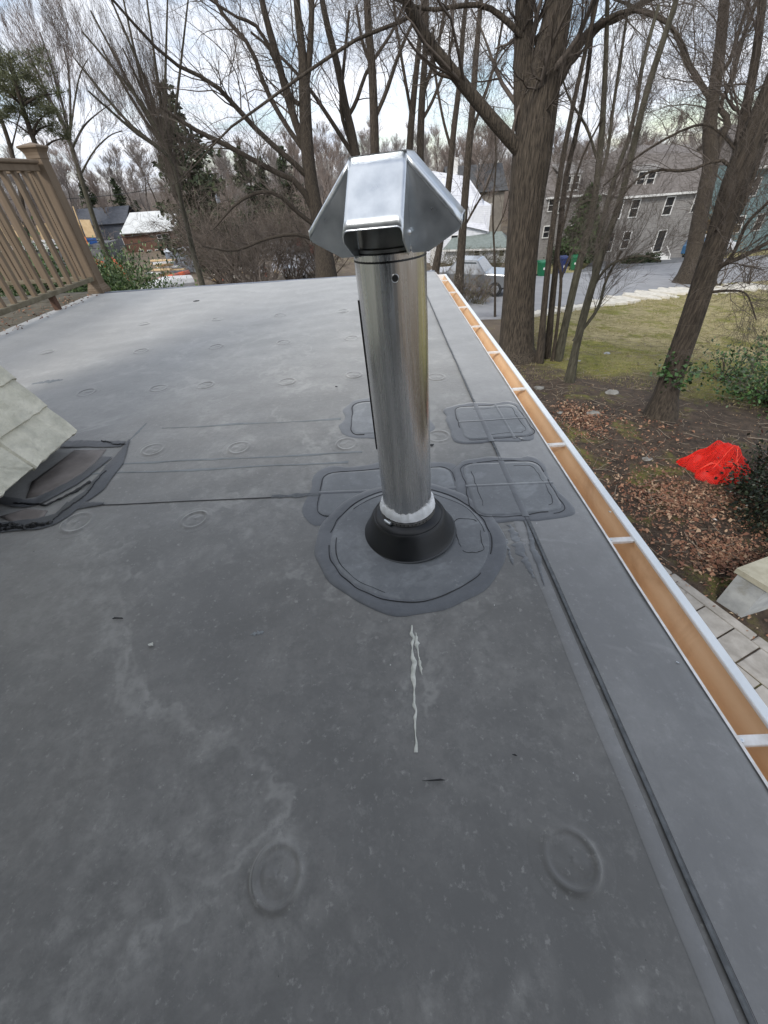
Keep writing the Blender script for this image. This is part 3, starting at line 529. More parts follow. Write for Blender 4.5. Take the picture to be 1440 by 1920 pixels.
for row, (d, cnt, s0) in enumerate([(68, 30, .78), (76, 34, .8), (84, 34, .8), (96, 34, .85), (108, 40, .95), (122, 44, 1.0), (138, 46, 1.1), (158, 46, 1.15), (185, 44, 1.2)]):
    for k in range(cnt):
        az = math.radians(-58+118*(k+g_.uniform(-.3, .3))/(cnt-1)); dd = d*g_.uniform(.95, 1.06); x, y = dd*math.sin(az), dd*math.cos(az)
        if dd < 104 and (-32 < math.degrees(az) < -17): continue
        if dd < 80 and not (math.degrees(az) > 8): continue
        if dd < 92 and (-14 < math.degrees(az) < -7): continue
        s = s0*g_.uniform(.75, 1.2)*(.8 if az > math.radians(15) else 1.0); t_, c_ = WM[g_.integers(6)]
        r_ = thing('woodland_tree', (x, y, float(gz(x, y))), 'bare grey brown tree in the woods on the far slope', 'tree', 'bare trees of the woods on the far slope', rz=g_.uniform(0, 6.28)); r_.scale = (s*1.1, s*1.1, s)
        put('trunk', t_, None, r_); put('crown', c_, None, r_); n_far += 1
# low far-off scrub between the trunks reads as one mass
def scrub(name, label, cents, size, n, m, kind='stuff', spread=1.0, seed=3, thick=.012, cat='undergrowth'):
    g_ = np.random.default_rng(seed); cents = np.array(cents, float); c = cents[g_.integers(len(cents), size=n)]+g_.normal(0, 1, (n, 3))*np.array([size*spread, size*spread, 0]); c[:, 2] = gz(c[:, 0], c[:, 1])-.1
    d = g_.normal(0, .45, (n, 3)); d[:, 2] = 1; P = np.zeros((n, 5, 3)); P[:, 0] = c; L = (size*g_.uniform(.6, 1.4, n)/4)[:, None]
    for j in range(1, 5):
        d = d+g_.normal(0, .22, (n, 3)); d /= np.linalg.norm(d, axis=1, keepdims=True); P[:, j] = P[:, j-1]+d*L
    R_ = np.linspace(thick, thick*.3, 5)[None]*np.ones((n, 1)); V, F = tubes(P, R_, 3); P2, R2, _ = kids(P, R_, 5, size*.4, K=4, up=.1, ang=(25, 70), g_=g_, rmin=thick*.4); V2, F2 = tubes(P2, R2, 3)
    return put(name, mesh_np(name, np.concatenate([V, V2]), [F, F2+len(V)], True), m, label=label, cat=cat, kind=kind)
az = np.radians(np.linspace(-55, 55, 160)); cc = [(dd*math.sin(a)*f, dd*math.cos(a)*f, 0) for a in az for dd, f in ((98, 1), (112, 1), (128, 1), (150, 1), (175, 1)) if not (-33 < math.degrees(a) < -16 and dd < 104)]
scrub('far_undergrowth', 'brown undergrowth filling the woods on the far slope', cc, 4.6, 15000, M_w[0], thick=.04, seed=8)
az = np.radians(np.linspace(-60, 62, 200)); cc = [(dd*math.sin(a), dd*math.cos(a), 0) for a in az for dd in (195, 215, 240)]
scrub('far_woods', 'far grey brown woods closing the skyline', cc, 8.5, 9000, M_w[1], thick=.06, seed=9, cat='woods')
# ---- twiggy tangle between the roof edge and the far street: separate shrubs
M_tangle = mat('grey_brown_tangle', (.09, .07, .056), (.24, .2, .165), scale=1.5, rough=.95)
def shrub_mesh(h, n, seed, per=7, per2=4, thick=.02, spread=.5, rmin=.005):
    g_ = np.random.default_rng(seed); d = g_.normal(0, spread, (n, 3)); d[:, 2] = 1; P = np.zeros((n, 6, 3)); P[:, 0, :2] = g_.normal(0, h*.07, (n, 2)); P[:, 0, 2] = -.1
    for j in range(1, 6):
        d = d+g_.normal(0, .16, (n, 3)); d /= np.linalg.norm(d, axis=1, keepdims=True); P[:, j] = P[:, j-1]+d*(h/5*g_.uniform(.7, 1.1, n))[:, None]
    R_ = np.linspace(thick, thick*.3, 6)[None]*np.ones((n, 1)); sv, sf = tubes(P, R_, 5); P2, R2, _ = kids(P, R_, per, h*.45, K=6, up=.1, ang=(20, 75), g_=g_, rmin=rmin, wander=.3); V2, F2 = tubes(P2, R2, 3)
    P3, R3, _ = kids(P2, R2, per2, h*.2, K=4, up=0, ang=(25, 80), g_=g_, rmin=rmin, wander=.35); V3, F3 = tubes(P3, R3, 3)
    return mesh_np('stems', sv, [sf], True), mesh_np('twigs', np.concatenate([V2, V3]), [F2, F3+len(V2)], True)
for i, (px, py, d, h, lb) in enumerate([(405, 505, 34, 7.2, 'tallest twiggy thicket right of the white roofed barn'), (470, 505, 36, 6.6, 'twiggy grey brown thicket in front of the far street'), (398, 505, 42, 5.2, 'brown thicket behind the tallest twiggy thicket'), (530, 505, 38, 5.4, 'sparse twiggy thicket left of the arching tree'), (440, 520, 30, 4.4, 'low bristling thicket just past the roof edge'), (465, 520, 24, 2.6, 'low branching bare shrub right above the roof edge'), (585, 505, 34, 5.0, 'thicket at the foot of the arching tree')]):
    p = pos_at(px, d); r_ = thing('thicket', p, lb, 'shrub', 'twiggy thickets beyond the roof edge'); dens = 24 if i != 5 else 7
    sm_, tm_ = shrub_mesh(h, dens, 200+i, per=11 if i != 5 else 7, per2=11 if i != 5 else 6, thick=.045 if i != 5 else .035, rmin=.007); put('stems', sm_, M_tangle, r_); put('twigs', tm_, M_tangle, r_)

# ================================================================== the house we stand on
def mzf(x, y):      # slight sag and ripple of the rubber sheet
    return .0022*np.sin(x*3.1+1.3*np.sin(y*1.9))*np.sin(y*2.3+x)+.0010*np.sin(x*11+y*2+2*np.sin(y*3))+.0008*np.sin(y*13-x*4+np.sin(x*9))+.0006*np.sin(y*29+3*np.sin(x*5))
ROOF_R, ROOF_F, ROOF_L, ROOF_B = .598, 4.80, -3.09, -.7
roof = thing('flat_roof', (0, 0, 0), None, None); roof['kind'] = 'structure'
xs = np.linspace(ROOF_L, .405, 141); ys = np.arange(ROOF_B, ROOF_F+.001, .025); X, Y = np.meshgrid(xs, ys, indexing='ij'); nx, ny = X.shape
i, j = np.meshgrid(np.arange(nx-1), np.arange(ny-1), indexing='ij'); gridF = lambda nx, ny, i, j: np.stack([i*ny+j, (i+1)*ny+j, (i+1)*ny+j+1, i*ny+j+1], -1).reshape(-1, 4)
put('rubber_membrane', mesh_np('rubber_membrane', np.stack([X, Y, mzf(X, Y)], -1).reshape(-1, 3), [gridF(nx, ny, i, j)], True), M_memb, roof)
MB().box(((ROOF_L+ROOF_R)/2-.004, (ROOF_F+ROOF_B)/2, -.085), (ROOF_R-ROOF_L-.012, ROOF_F-ROOF_B-.01, .14)).build('roof_deck', mat('roof_board', (.2, .15, .1), rough=.9), roof)
# separate edge strip lapped over the field sheet
xs = np.linspace(.3985, ROOF_R, 12); X, Y = np.meshgrid(xs, ys, indexing='ij'); nx, ny = X.shape; i, j = np.meshgrid(np.arange(nx-1), np.arange(ny-1), indexing='ij')
Z = mzf(X, Y)+.0028-.006*np.clip((X-.585)/.013, 0, 1)
put('edge_strip', mesh_np('edge_strip', np.stack([X, Y, Z], -1).reshape(-1, 3), [gridF(nx, ny, i, j)], True), M_strip, roof)
def ribbon(name, pts, wd, zo, m, parent, n=60, jit=.0, seed=0, k=3, thick=.0):
    P = smooth_path(np.array([(p[0], p[1], 0) for p in pts]), n); g_ = np.random.default_rng(seed); wd = np.interp(np.linspace(0, 1, n), np.linspace(0, 1, len(np.atleast_1d(wd))), np.atleast_1d(wd)) if np.ndim(wd) else np.full(n, wd)
    T = np.gradient(P[:, :2], axis=0); T /= np.linalg.norm(T, axis=1)[:, None]; Nn = np.stack([-T[:, 1], T[:, 0]], 1)
    l = wd/2*(1+jit*noise1(n, 9, seed)*.6); r = wd/2*(1+jit*noise1(n, 9, seed+50)*.6); V = []
    for a, f in ((l, 1), (l*.9, 1), (-r*.9, 1), (-r, 1)):
        q = P[:, :2]+Nn*a[:, None]; V.append(q)
    V = np.stack(V, 1); Z = mzf(V[..., 0], V[..., 1])+zo; Z[:, 0] -= .0009; Z[:, 3] -= .0009
    V = np.concatenate([V, Z[..., None]], -1).reshape(-1, 3); i, j = np.meshgrid(np.arange(n-1), np.arange(3), indexing='ij')
    return put(name, mesh_np(name, V, [gridF(n, 4, i, j)], False), m, parent)
def bead(name, pts, r, m, parent, n=120, zo=.003, closed=False, gaps=.0, seed=0, jit=.0018):
    g_ = np.random.default_rng(seed); pts = [(p[0], p[1], 0) for p in pts]
    P = resample(pts+([pts[0]] if closed else []), n); P[:, 0] += jit*noise1(n, 14, seed); P[:, 1] += jit*noise1(n, 14, seed+9); rr = r*(.7+.5*np.abs(noise1(n, 9, seed+5))); rr = np.clip(rr, r*.25, r*2.2)
    P[:, 2] = mzf(P[:, 0], P[:, 1])+zo; P[:, 2] -= 0
    mb = MB(); a0 = 0
    while a0 < n-2:
        a1 = n if not gaps else min(n, a0+int(g_.integers(int(n*.12), int(n*.5))))
        if a1-a0 > 2: mb.tube(P[a0:a1], rr[a0:a1], 6)
        a0 = a1-1 if not gaps else a1+int(g_.integers(1, int(max(2, n*gaps))))
        if a1 >= n: break
    return mb.build(name, m, parent, smooth=True)
ribbon('seam_tape', [(.400, ROOF_B), (.402, 1), (.398, 2.5), (.402, ROOF_F-.02)], .0085, .0036, M_seam, roof, n=200, jit=.05)
bead('seam_sealant', [(.3952, ROOF_B), (.3972, 1), (.3937, 2.5), (.397, ROOF_F-.03)], .0005, M_caulk, roof, n=420, zo=.004, seed=1, jit=.0008)
bead('seam_sealant', [(.4052, ROOF_B), (.4070, 1), (.4032, 2.5), (.4068, ROOF_F-.03)], .0004, M_caulk, roof, n=420, zo=.004, seed=2, jit=.0008, gaps=.03)
ribbon('primer_band', [(.372, ROOF_B), (.374, .9)], .03, .0012, M_strip, roof, n=80, jit=.12, seed=4)
ribbon('cross_seam', [(-1.06, 1.052), (-.7, 1.045), (-.24, 1.035)], .004, .0022, M_caulk, roof, n=80, jit=.5, seed=5)
ribbon('cross_seam', [(-.40, 1.042), (-.3, 1.04), (-.2, 1.036)], .018, .0024, M_seam, roof, n=40, jit=.4, seed=6)
def rrect(x0, x1, y0, y1, r, n=7, seed=0, jit=.0, skew=0):
    P = []
    for cx, cy, a in ((x1-r, y0+r, -90), (x1-r, y1-r, 0), (x0+r, y1-r, 90), (x0+r, y0+r, 180)):
        for q in np.linspace(0, 90, n): t = math.radians(a+q); P.append((cx+r*math.cos(t), cy+r*math.sin(t)))
    P = np.array(P+[P[0]]); P = resample(np.c_[P, np.zeros(len(P))], 72)[:-1, :2]
    if jit: P = P+jit*np.stack([noise1(71, 12, seed), noise1(71, 12, seed+1)], 1)
    return P
def sheet(name, poly, zo, m, parent, edge=.0008, fill=14):
    c = poly.mean(0); n = len(poly); V = []; rings = np.concatenate([np.linspace(0, 1, fill)[1:-1], [.985, 1.0]])
    V.append([(c[0], c[1], float(mzf(*c))+zo)])
    for k, q in enumerate(rings):
        P = c+(poly-c)*q; z = mzf(P[:, 0], P[:, 1])+(zo if k < len(rings)-1 else edge); V.append(np.c_[P, z])
    V = np.concatenate(V); i = np.arange(n); F3 = np.stack([np.zeros(n, int), 1+i, 1+(i+1) % n], 1); F4 = np.concatenate([np.stack([1+k*n+i, 1+(k+1)*n+i, 1+(k+1)*n+(i+1) % n, 1+k*n+(i+1) % n], 1) for k in range(len(rings)-1)])
    return put(name, mesh_np(name, V, [F3, F4], True), m, parent)
def pr(*p): q = at(*p); return (q[0], q[1])
patches = [(.255, .525, .885, 1.165, .04, 'square patch over the edge seam'), (-.235, .215, .925, 1.16, .04, 'patch behind the pipe'), (.30, .572, 1.335, 1.615, .035, 'farther patch reaching the roof edge'), (-.15, .16, 1.43, 1.72, .05, 'patch half hidden by the pipe')]
for k, (x0, x1, y0, y1, r_, lb) in enumerate(patches):
    sheet('primer_patch', rrect(x0-.038, min(x1+.034, .588), y0-.034, y1+.034, r_+.025, seed=30+k, jit=.011), .0014+.0001*k+(.0026 if k in (0, 2) else 0), M_smear, roof)
    sheet('cover_patch', rrect(x0, x1, y0, y1, r_, seed=40+k, jit=.0015), .0026+.0001*k+(.0026 if k in (0, 2) else 0), M_patch, roof)
    bead('patch_sealant', rrect(x0-.004, x1+.004, y0-.004, y1+.004, r_+.003).tolist(), .0013, M_caulk, roof, n=170, zo=(.0045 if k in (0, 2) else .0024), closed=True, gaps=.13, seed=60+k, jit=.0035)
    if k in (0, 2):
        bead('patch_sealant', rrect(x0+.03, x1-.02, y0+.03, y1-.025, r_*.6).tolist(), .0008, M_caulk, roof, n=120, zo=.0054, closed=True, gaps=.45, seed=70+k, jit=.004)
for x0, x1, y0, y1 in ((.39, .41, .87, 1.18), (.39, .41, 1.31, 1.64)):
    ribbon('seam_ridge', [((x0+x1)/2, y0), ((x0+x1)/2, y1)], .021, .0058, M_smear, roof, n=20)
ribbon('seam_ridge', [(-.24, 1.045), (.22, 1.03)], .016, .0034, M_smear, roof, n=20); ribbon('seam_ridge', [(.25, 1.035), (.535, 1.03)], .012, .0060, M_patch, roof, n=20)
ribbon('seam_ridge', [(.3, 1.48), (.578, 1.48)], .008, .0068, M_patch, roof, n=20); ribbon('seam_ridge', [(.49, 1.32), (.485, 1.63)], .012, .0060, M_patch, roof, n=20)
for k, (a_, b_, wd) in enumerate([((955, 985), (1000, 1085), .03), ((985, 975), (1020, 1100), .018), ((940, 1000), (962, 1060), .014)]): ribbon('scuff_mark', [pr(*a_), pr(*b_)], [wd*.5, wd, wd*.2], .0034 if k == 1 else .0012, M_patch, roof, n=40, jit=1.0, seed=180+k)
# round boot flange and its glue ring
th = np.linspace(0, 2*math.pi, 73)[:-1]
def pnoise(n, k, seed):
    g_ = np.random.default_rng(seed); t = np.linspace(0, 2*math.pi, n, endpoint=False); return sum(g_.normal()/(1+.35*i)*np.sin(i*t+g_.uniform(0, 6.28)) for i in range(2, k))
def ell(r, cx=.047, cy=.812, jit=0, seed=0, n=72):
    t = np.linspace(0, 2*math.pi, n+1)[:-1]; rr = r*(1+jit*pnoise(n, 16, seed)); return np.stack([cx+rr*np.cos(t), cy+rr*np.sin(t)*.99], 1)
sheet('primer_ring', ell(.268, jit=.022, seed=5), .0048, M_smear, roof)
sheet('boot_flange', ell(.226, jit=.001, seed=6), .0066, M_patch, roof, edge=.005)
bead('flange_sealant', ell(.232).tolist(), .0016, M_caulk, roof, n=260, zo=.0056, closed=True, gaps=.06, seed=7, jit=.003)
bead('flange_sealant', ell(.216).tolist(), .0009, M_caulk, roof, n=260, zo=.0068, closed=True, gaps=.3, seed=8, jit=.003)
bead('flange_sealant', rrect(.185, .25, .735, .875, .02).tolist(), .0009, M_caulk, roof, n=90, zo=.007, closed=True, gaps=.12, seed=9)
# fastener plates telegraphing through the sheet
def plate(x, y, r, amp, seed, ov=1.0, pale=False):
    g_ = np.random.default_rng(seed); nr, na = 24, 56; V = [(x, y, float(mzf(x, y))+.0007)]; ph = g_.uniform(0, 6.28)
    for k in range(1, nr+1):
        q = k/nr*1.7
        for i in range(na):
            a = 2*math.pi*i/na; e = 1+.03*math.sin(2*a+ph); px_, py_ = x+r*q*math.cos(a)*e, y+r*q*math.sin(a)*e
            h = .75*math.exp(-((q-1.0)/.13)**2)+.2*math.exp(-(q/.3)**2)-.25*math.exp(-((q-.78)/.14)**2)+.16*math.sin(3*a+ph)*math.exp(-((q-.5)/.2)**2)+.25*(1/(1+math.exp((q-1.05)*16)))
            h *= (1+.5*math.sin(a+ph)+.22*math.sin(2*a-ph)); h *= 1/(1+math.exp((q-1.42)*22))
            V.append((px_, py_, float(mzf(px_, py_))+(.0006*(1-.55*max(0, q-1.1)/.5) if k < nr else -.0004)+amp*h))
    F3 = [(0, 1+i, 1+(i+1) % na) for i in range(na)]; F4 = [(1+k*na+i, 1+(k+1)*na+i, 1+(k+1)*na+(i+1) % na, 1+k*na+(i+1) % na) for k in range(nr-1) for i in range(na)]
    put('fastener_plate', mesh_np('fastener_plate', V, [F3, F4], True), M_memb, roof)
pl = [(-.203, .097, .037, .0072), (.243, .103, .037, .0058), (-1.207, 2.048, .042, .003), (-.958, 2.054, .042, .003), (-.959, 1.402, .042, .0032), (-.598, 1.376, .042, .0034), (-.627, .944, .038, .004), (-1.021, .965, .045, .004),
      (-.163, 1.361, .04, .0032), (-.514, 2.03, .042, .003), (.267, 1.975, .042, .003), (.203, 1.379, .042, .003), (-.16, 2.06, .042, .003), (.25, 2.6, .042, .003), (-.2, 2.7, .042, .003), (-.65, 2.7, .042, .003), (-1.1, 2.7, .042, .003), (-1.6, 2.7, .042, .003),
      (-1.6, 2.05, .042, .003), (-.3, 3.4, .042, .003), (-.8, 3.4, .042, .003), (-1.3, 3.4, .042, .003), (-1.9, 3.4, .042, .003), (-2.3, 2.8, .042, .003)]
for k, p in enumerate(pl): plate(*p, 300+k)
# flashing tape smeared round the slate corner
ribbon('flashing_tape', [pr(-30, 992), pr(50, 985), pr(105, 972), pr(140, 948), pr(180, 915), pr(215, 872), pr(243, 826)], [.055, .05, .055, .07, .065, .05, .008], .0052, M_tar, roof, n=90, jit=.2, seed=101)
ribbon('flashing_tape', [pr(118, 834), pr(150, 833), pr(190, 834), pr(232, 833)], [.06, .05, .05, .04], .0046, M_tar, roof, n=50, jit=.2, seed=102)
ribbon('flashing_tape', [pr(-20, 935), pr(45, 945), pr(95, 930), pr(150, 900), pr(200, 858)], [.03, .05, .045, .05, .04], .0058, M_tar, roof, n=70, jit=.3, seed=103)
ribbon('flashing_tape', [pr(120, 950), pr(155, 948), pr(195, 944)], [.05, .04, .012], .005, M_tar, roof, n=30, jit=.2, seed=104)
for k, (P_, r_) in enumerate([([pr(-30, 996), pr(50, 991), pr(100, 980)], .006), ([pr(30, 945), pr(90, 950), pr(140, 925), pr(170, 905)], .004), ([pr(100, 975), pr(150, 940), pr(200, 885)], .0025), ([pr(190, 828), pr(215, 834), pr(236, 836)], .003), ([pr(0, 988), pr(30, 990), pr(70, 988)], .009)]):
    bead('flashing_sealant', P_, r_, M_caulk, roof, n=70, zo=.006, seed=110+k, jit=.003)
M_brn = mat('brownish_old_rubber', (.12, .105, .095), (.19, .17, .155), scale=12, rough=.6, coord='World', bump=.3, bscale=40, dist=.001)
sheet('old_patch', np.array([pr(140, 845), pr(200, 843), pr(170, 880), pr(130, 905), pr(80, 930), pr(50, 935), pr(60, 905), pr(100, 875)]), .0038, M_brn, roof, fill=6)
sheet('old_patch', np.array([pr(0, 970), pr(50, 955), pr(90, 958), pr(80, 972), pr(30, 982)]), .0036, M_brn, roof, fill=5)
M_streak = mat('dried_pale_streak', (.42, .43, .38), (.62, .62, .56), scale=60, rough=.7)
ribbon('paint_streak', [(.034, .52), (.029, .43), (.026, .34), (.021, .255)], [.003, .013, .003, .010, .008, .0025, .009, .006, .0015, .007], .0014, M_streak, roof, n=110, jit=1.1, seed=120)
ribbon('paint_streak', [(.041, .50), (.042, .45), (.046, .40)], [.002, .008, .002, .006, .001], .0013, M_streak, roof, n=30, jit=1.0, seed=121)
M_pale = mat('chalky_scuff', (.16, .175, .18), (.21, .225, .23), scale=18, rough=.7, coord='World')
# low ridges where the sheet buckled
for k, (y, x0, x1) in enumerate([(1.30, -1.15, -.1), (1.235, -1.15, -.15), (1.58, -1.0, -.2)]):
    ribbon('scuff_line', [(x0, y+.01), ((x0+x1)/2, y), (x1, y-.008)], .010, .0014, M_pale, roof, n=50, jit=.9, seed=90+k)
for k, (a_, b_, wd) in enumerate([((243, 826), (275, 794), .012), ((60, 720), (118, 712), .05), ((470, 1190), (495, 1185), .012)]):
    ribbon('scuff_mark', [pr(*a_), pr(*b_)], [wd*.2, wd, wd*.3], .0012, M_pale, roof, n=24, jit=.8, seed=130+k)
# specks, crumbs and flakes on the sheet
g_ = np.random.default_rng(12); n = 260; x = g_.uniform(-2.2, .57, n); y = g_.uniform(-.1, 3, n); a = g_.uniform(0, 6.28, (n, 4)); s = g_.uniform(.0006, .0024, (n, 1)); a = np.sort(a, 1)
V = np.stack([x[:, None]+s*np.cos(a), y[:, None]+s*np.sin(a), mzf(x, y)[:, None]+.0036+0*a], -1).reshape(-1, 3)
put('grit', mesh_np('grit', V, [(np.arange(n)*4)[:, None]+np.arange(4)]), mat('pale_grit', (.5, .5, .47), rough=.8, island=[(.5, .5, .47), (.35, .33, .3), (.03, .03, .03), (.6, .6, .6)]), kind='stuff', label='pale grit scattered over the rubber roof', cat='grit')
M_dark = mat('dark_scrap', (.012, .012, .013), rough=.6)
for k, (px, py, sx, sy, m, lb) in enumerate([(224, 1160, .016, .003, M_dark, 'black curled scrap on the open roof left of the pipe'), (285, 1211, .008, .005, M_streak, 'pale flake lying below the black curled scrap'), (631, 727, .007, .006, M_dark, 'tiny black crumb far up the roof left of the pipe'), (810, 836, .010, .008, M_dark, 'black crumb just right of the pipe near the patches'),
                                       (963, 1419, .005, .004, M_dark, 'small black crumb between pale streak and edge seam'), (818, 1465, .022, .0015, M_dark, 'thin dark scratch of rubber below the pale streak'), (369, 566, .03, .02, M_dark, 'dark leaf scrap near the far roof edge'), (1268, 1246, .003, .003, M_galv, 'small pale screw head on the edge strip'), (1142, 962, .006, .004, M_streak, 'small light chip beside the square patch')]):
    p = at(px, py); z = float(mzf(p[0], p[1]))+.004; q = np.sort(g_.uniform(0, 6.28, 7)); r_ = g_.uniform(.6, 1.2, 7)
    MB().prism([(math.cos(t_)*sx*u, math.sin(t_)*sy*u) for t_, u in zip(q, r_)], 0, np.array([.002]*7)+g_.uniform(0, .001, 7)).build('crumb', m, None, local=True, loc=(p[0], p[1], z), label=lb, cat='debris')
# far edge metal and low curb
e = thing('edge_flashing', (0, 0, 0), 'flat grey metal flashing along the far edge of the roof', 'flashing')
MB().box(((ROOF_L+ROOF_R)/2, ROOF_F+.012, -.01), (ROOF_R-ROOF_L, .03, .032), bev=.004).build('flashing', mat('grey_blue_metal', (.16, .18, .22), (.22, .24, .28), scale=5, rough=.35, metal=.3), e)
# walls below
M_side = mat('taupe_siding', (.2, .18, .16), (.25, .23, .2), scale=3, rough=.8)
bw = thing('house_body', (0, 0, 0), 'plain taupe house walls below the flat roof', 'house')
MB().box(((ROOF_L+.52)/2, (ROOF_F+ROOF_B)/2-.04, -1.72), (.52-ROOF_L, ROOF_F-ROOF_B-.12, 3.1)).build('wall', M_side, bw)
MB().box((.583, (ROOF_F+ROOF_B)/2, -.10), (.016, ROOF_F-ROOF_B, .19)).build('fascia', M_white, bw)
# unseen wall with open window, added for pipe reflections and a darker near roof
hw = thing('added_rear_wall', (0, 0, 0), 'taupe upper wall of the house rising behind the viewpoint', 'house')
y0 = -.78
for c, d in (((-3.4, y0-.1, -.2), (4.6, .2, 5.4)), ((.38, y0-.1, -.2), (.5, .2, 5.4)), ((-.49, y0-.1, -1.4), (1.24, .2, 3.4)), ((-.49, y0-.1, 2.25), (1.24, .2, .5))): MB().box(c, d).build('wall', M_side, hw)
MB().box((-.49, y0-.5, 1.1), (1.3, .5, 1.9)).build('window_void', M_black, hw)
for c, d in (((-1.12, y0+.02, 1.1), (.08, .06, 1.9)), ((.12, y0+.02, 1.1), (.08, .06, 1.9)), ((-.5, y0+.02, 2.0), (1.3, .06, .09)), ((-.5, y0+.02, .24), (1.3, .1, .07))): MB().box(c, d).build('window_frame', M_white, hw)
# ------------------------------------------------------------------ slate slope at the left
sl = thing('slate_roof', (0, 0, 0), None, None); sl['kind'] = 'structure'
PT = math.radians(65); uu = np.array([-math.cos(PT), 0, math.sin(PT)]); nn = np.array([math.sin(PT), 0, math.cos(PT)]); ee = np.array([0, -1., 0]); O = np.array([-1.305, 1.475, .055])
MB().add([O-nn*.03, O-nn*.03+ee*2.2, O-nn*.03+ee*2.2+uu*3.2, O-nn*.03+uu*3.2, O-nn*.10+np.array([-.9, 0, -.2]), O-nn*.1+np.array([-.9, 0, -.2])+ee*2.2], [(0, 1, 2, 3), (0, 4, 3), (1, 2, 5), (0, 1, 5, 4)]).build('slate_backing', mat('black_underlay', (.02, .02, .02), rough=.9), sl)
def slate_mesh(wd, ln, seed):
    g_ = np.random.default_rng(seed); B = []
    nb = 16
    for i in range(nb): q = i/(nb-1); B.append((q*wd, -.002*abs(g_.normal())-.004*(g_.random() < .2)))
    nr_ = 5
    for i in range(1, nr_): B.append((wd+.0015*g_.normal(), ln*i/nr_))
    B += [(wd, ln), (0, ln)]
    for i in range(nr_-1, 0, -1): B.append((.0015*g_.normal(), ln*i/nr_))
    B = np.array(B); n = len(B); T = .023; inner = B+(B.mean(0)-B)*.035
    top = np.c_[inner, T+.002*g_.normal(size=n)*.5]; mid_ = np.c_[B+.0012*g_.normal(size=(n, 2)), np.full(n, T*.6)+.0012*g_.normal(size=n)]; bot = np.c_[B, np.zeros(n)]
    # slightly uneven cleft face
    gx, gy = 9, 7; V = [*bot, *mid_, *top]; F = []
    for i in range(n): j = (i+1) % n; F += [(i, j, n+j, n+i), (n+i, n+j, 2*n+j, 2*n+i)]
    c = len(V); V.append((wd/2, ln/2, T+.001)); F += [(2*n+i, 2*n+(i+1) % n, c) for i in range(n)]
    return V, F
SM = {}
tilt = .085
EXPO = .125
for row in range(16):
    y = 0.0; k = 0; g_ = np.random.default_rng(500+row); first = [.275, .42, .2, .3][row % 4]
    while y < 2.15:
        wd = first if k == 0 else [.26, .3, .24, .33][(k+row) % 4]; key = (round(wd, 3), (k+row) % 3)
        if key not in SM:
            V, F = slate_mesh(wd-.006, .26, hash(key) % 1000); me = bpy.data.meshes.new('slate'); me.from_pydata([tuple(map(float, v)) for v in V], [], F); me.materials.append(M_slate); SM[key] = me
        o = bpy.data.objects.new('slate', SM[key]); COL.objects.link(o); o.parent = sl
        tl = tilt+g_.normal(0, .006); u2 = uu*math.cos(tl)-nn*math.sin(tl); n2 = nn*math.cos(tl)+uu*math.sin(tl); q = O+ee*(y+.003)+uu*(row*EXPO+g_.normal(0, .002))+nn*(.004+.26*math.sin(tilt)*.55)
        o.matrix_local = Matrix(((ee[0], u2[0], n2[0], q[0]), (ee[1], u2[1], n2[1], q[1]), (ee[2], u2[2], n2[2], q[2]), (0, 0, 0, 1)))
        y += wd; k += 1
# ------------------------------------------------------------------ vent pipe
BX, BY = .050, .838; TILT = math.radians(-2.3)      # leans a little to the left
vp = thing('vent_pipe', (BX, BY, 0), 'shiny steel vent pipe with folded galvanised cap and black rubber boot', 'vent pipe')
vp.rotation_euler = (0, TILT, 0)
RP = .0655; HP = .70
mb = MB(); prof = [(RP, .02)]
for z in np.linspace(.05, HP-.0, 20): prof.append((RP*(1+.0025*math.sin(z*9)), z))
prof += [(RP-.0015, HP+.001), (RP-.004, HP-.004), (RP-.005, HP-.2)]
mb.lathe(prof, n=96).build('pipe', M_steel, vp, smooth=True, local=True)
MB().lathe([(.05, .62), (.05, .70), (.001, .70)], n=40).build('pipe_inside', M_black, vp, local=True)
MB().lathe([(RP+.0005, HP-.012), (RP-.002, HP+.004), (RP-.012, HP+.007), (RP-.016, HP+.004), (.044, HP+.003)], n=64).build('top_rim', mat('dark_rim', (.03, .03, .03), rough=.35, metal=.6), vp, smooth=True, local=True)
a = math.radians(186); MB().box(((RP+.0005)*math.cos(a), (RP+.0005)*math.sin(a)+.0, .46), (.004, .003, .33), rz=a).build('lock_seam', mat('dark_seam_metal', (.03, .03, .03), rough=.4, metal=.8), vp, local=True)
# dimple with a hole near the top
a = math.radians(-86); hc = np.array([(RP)*math.cos(a), RP*math.sin(a), HP-.035])
mb = MB(); nrm = np.array([math.cos(a), math.sin(a), 0]); tg = np.array([-math.sin(a), math.cos(a), 0]); zz = np.array([0, 0, 1.])
V = [hc+nrm*.0012]; V += [hc+nrm*.0012+(tg*math.cos(q)+zz*math.sin(q))*.0052 for q in np.linspace(0, 2*math.pi, 15)[:-1]]
mb.add(V, [(0, 1+i, 1+(i+1) % 14) for i in range(14)]).build('screw_hole', M_black, vp, local=True)
t_ = np.linspace(0, 2*math.pi, 25); MB().tube([hc+nrm*(.0002)+(tg*math.cos(q)+zz*math.sin(q))*.0062 for q in t_], .0006, 6, cap=False).build('hole_rim', M_galv, vp, smooth=True, local=True)
# rubber boot
boot = MB().lathe([(.131, .006), (.132, .012), (.1285, .016), (.124, .024), (.113, .048), (.104, .068), (.1, .0745), (.097, .077), (.0935, .0762), (.092, .078), (.083, .0835), (.0765, .0855), (.074, .0868), (.0735, .098), (.0715, .1), (.0690, .101), (.0672, .099)], n=96).build('rubber_boot', M_boot, vp, smooth=True, local=True)
MB().lathe([(.130, .0085), (.1345, .0085), (.1345, .0125), (.130, .0135)], n=96).build('boot_lip', mat('worn_rubber_lip', (.05, .053, .055), rough=.5), boot, smooth=True, local=True)
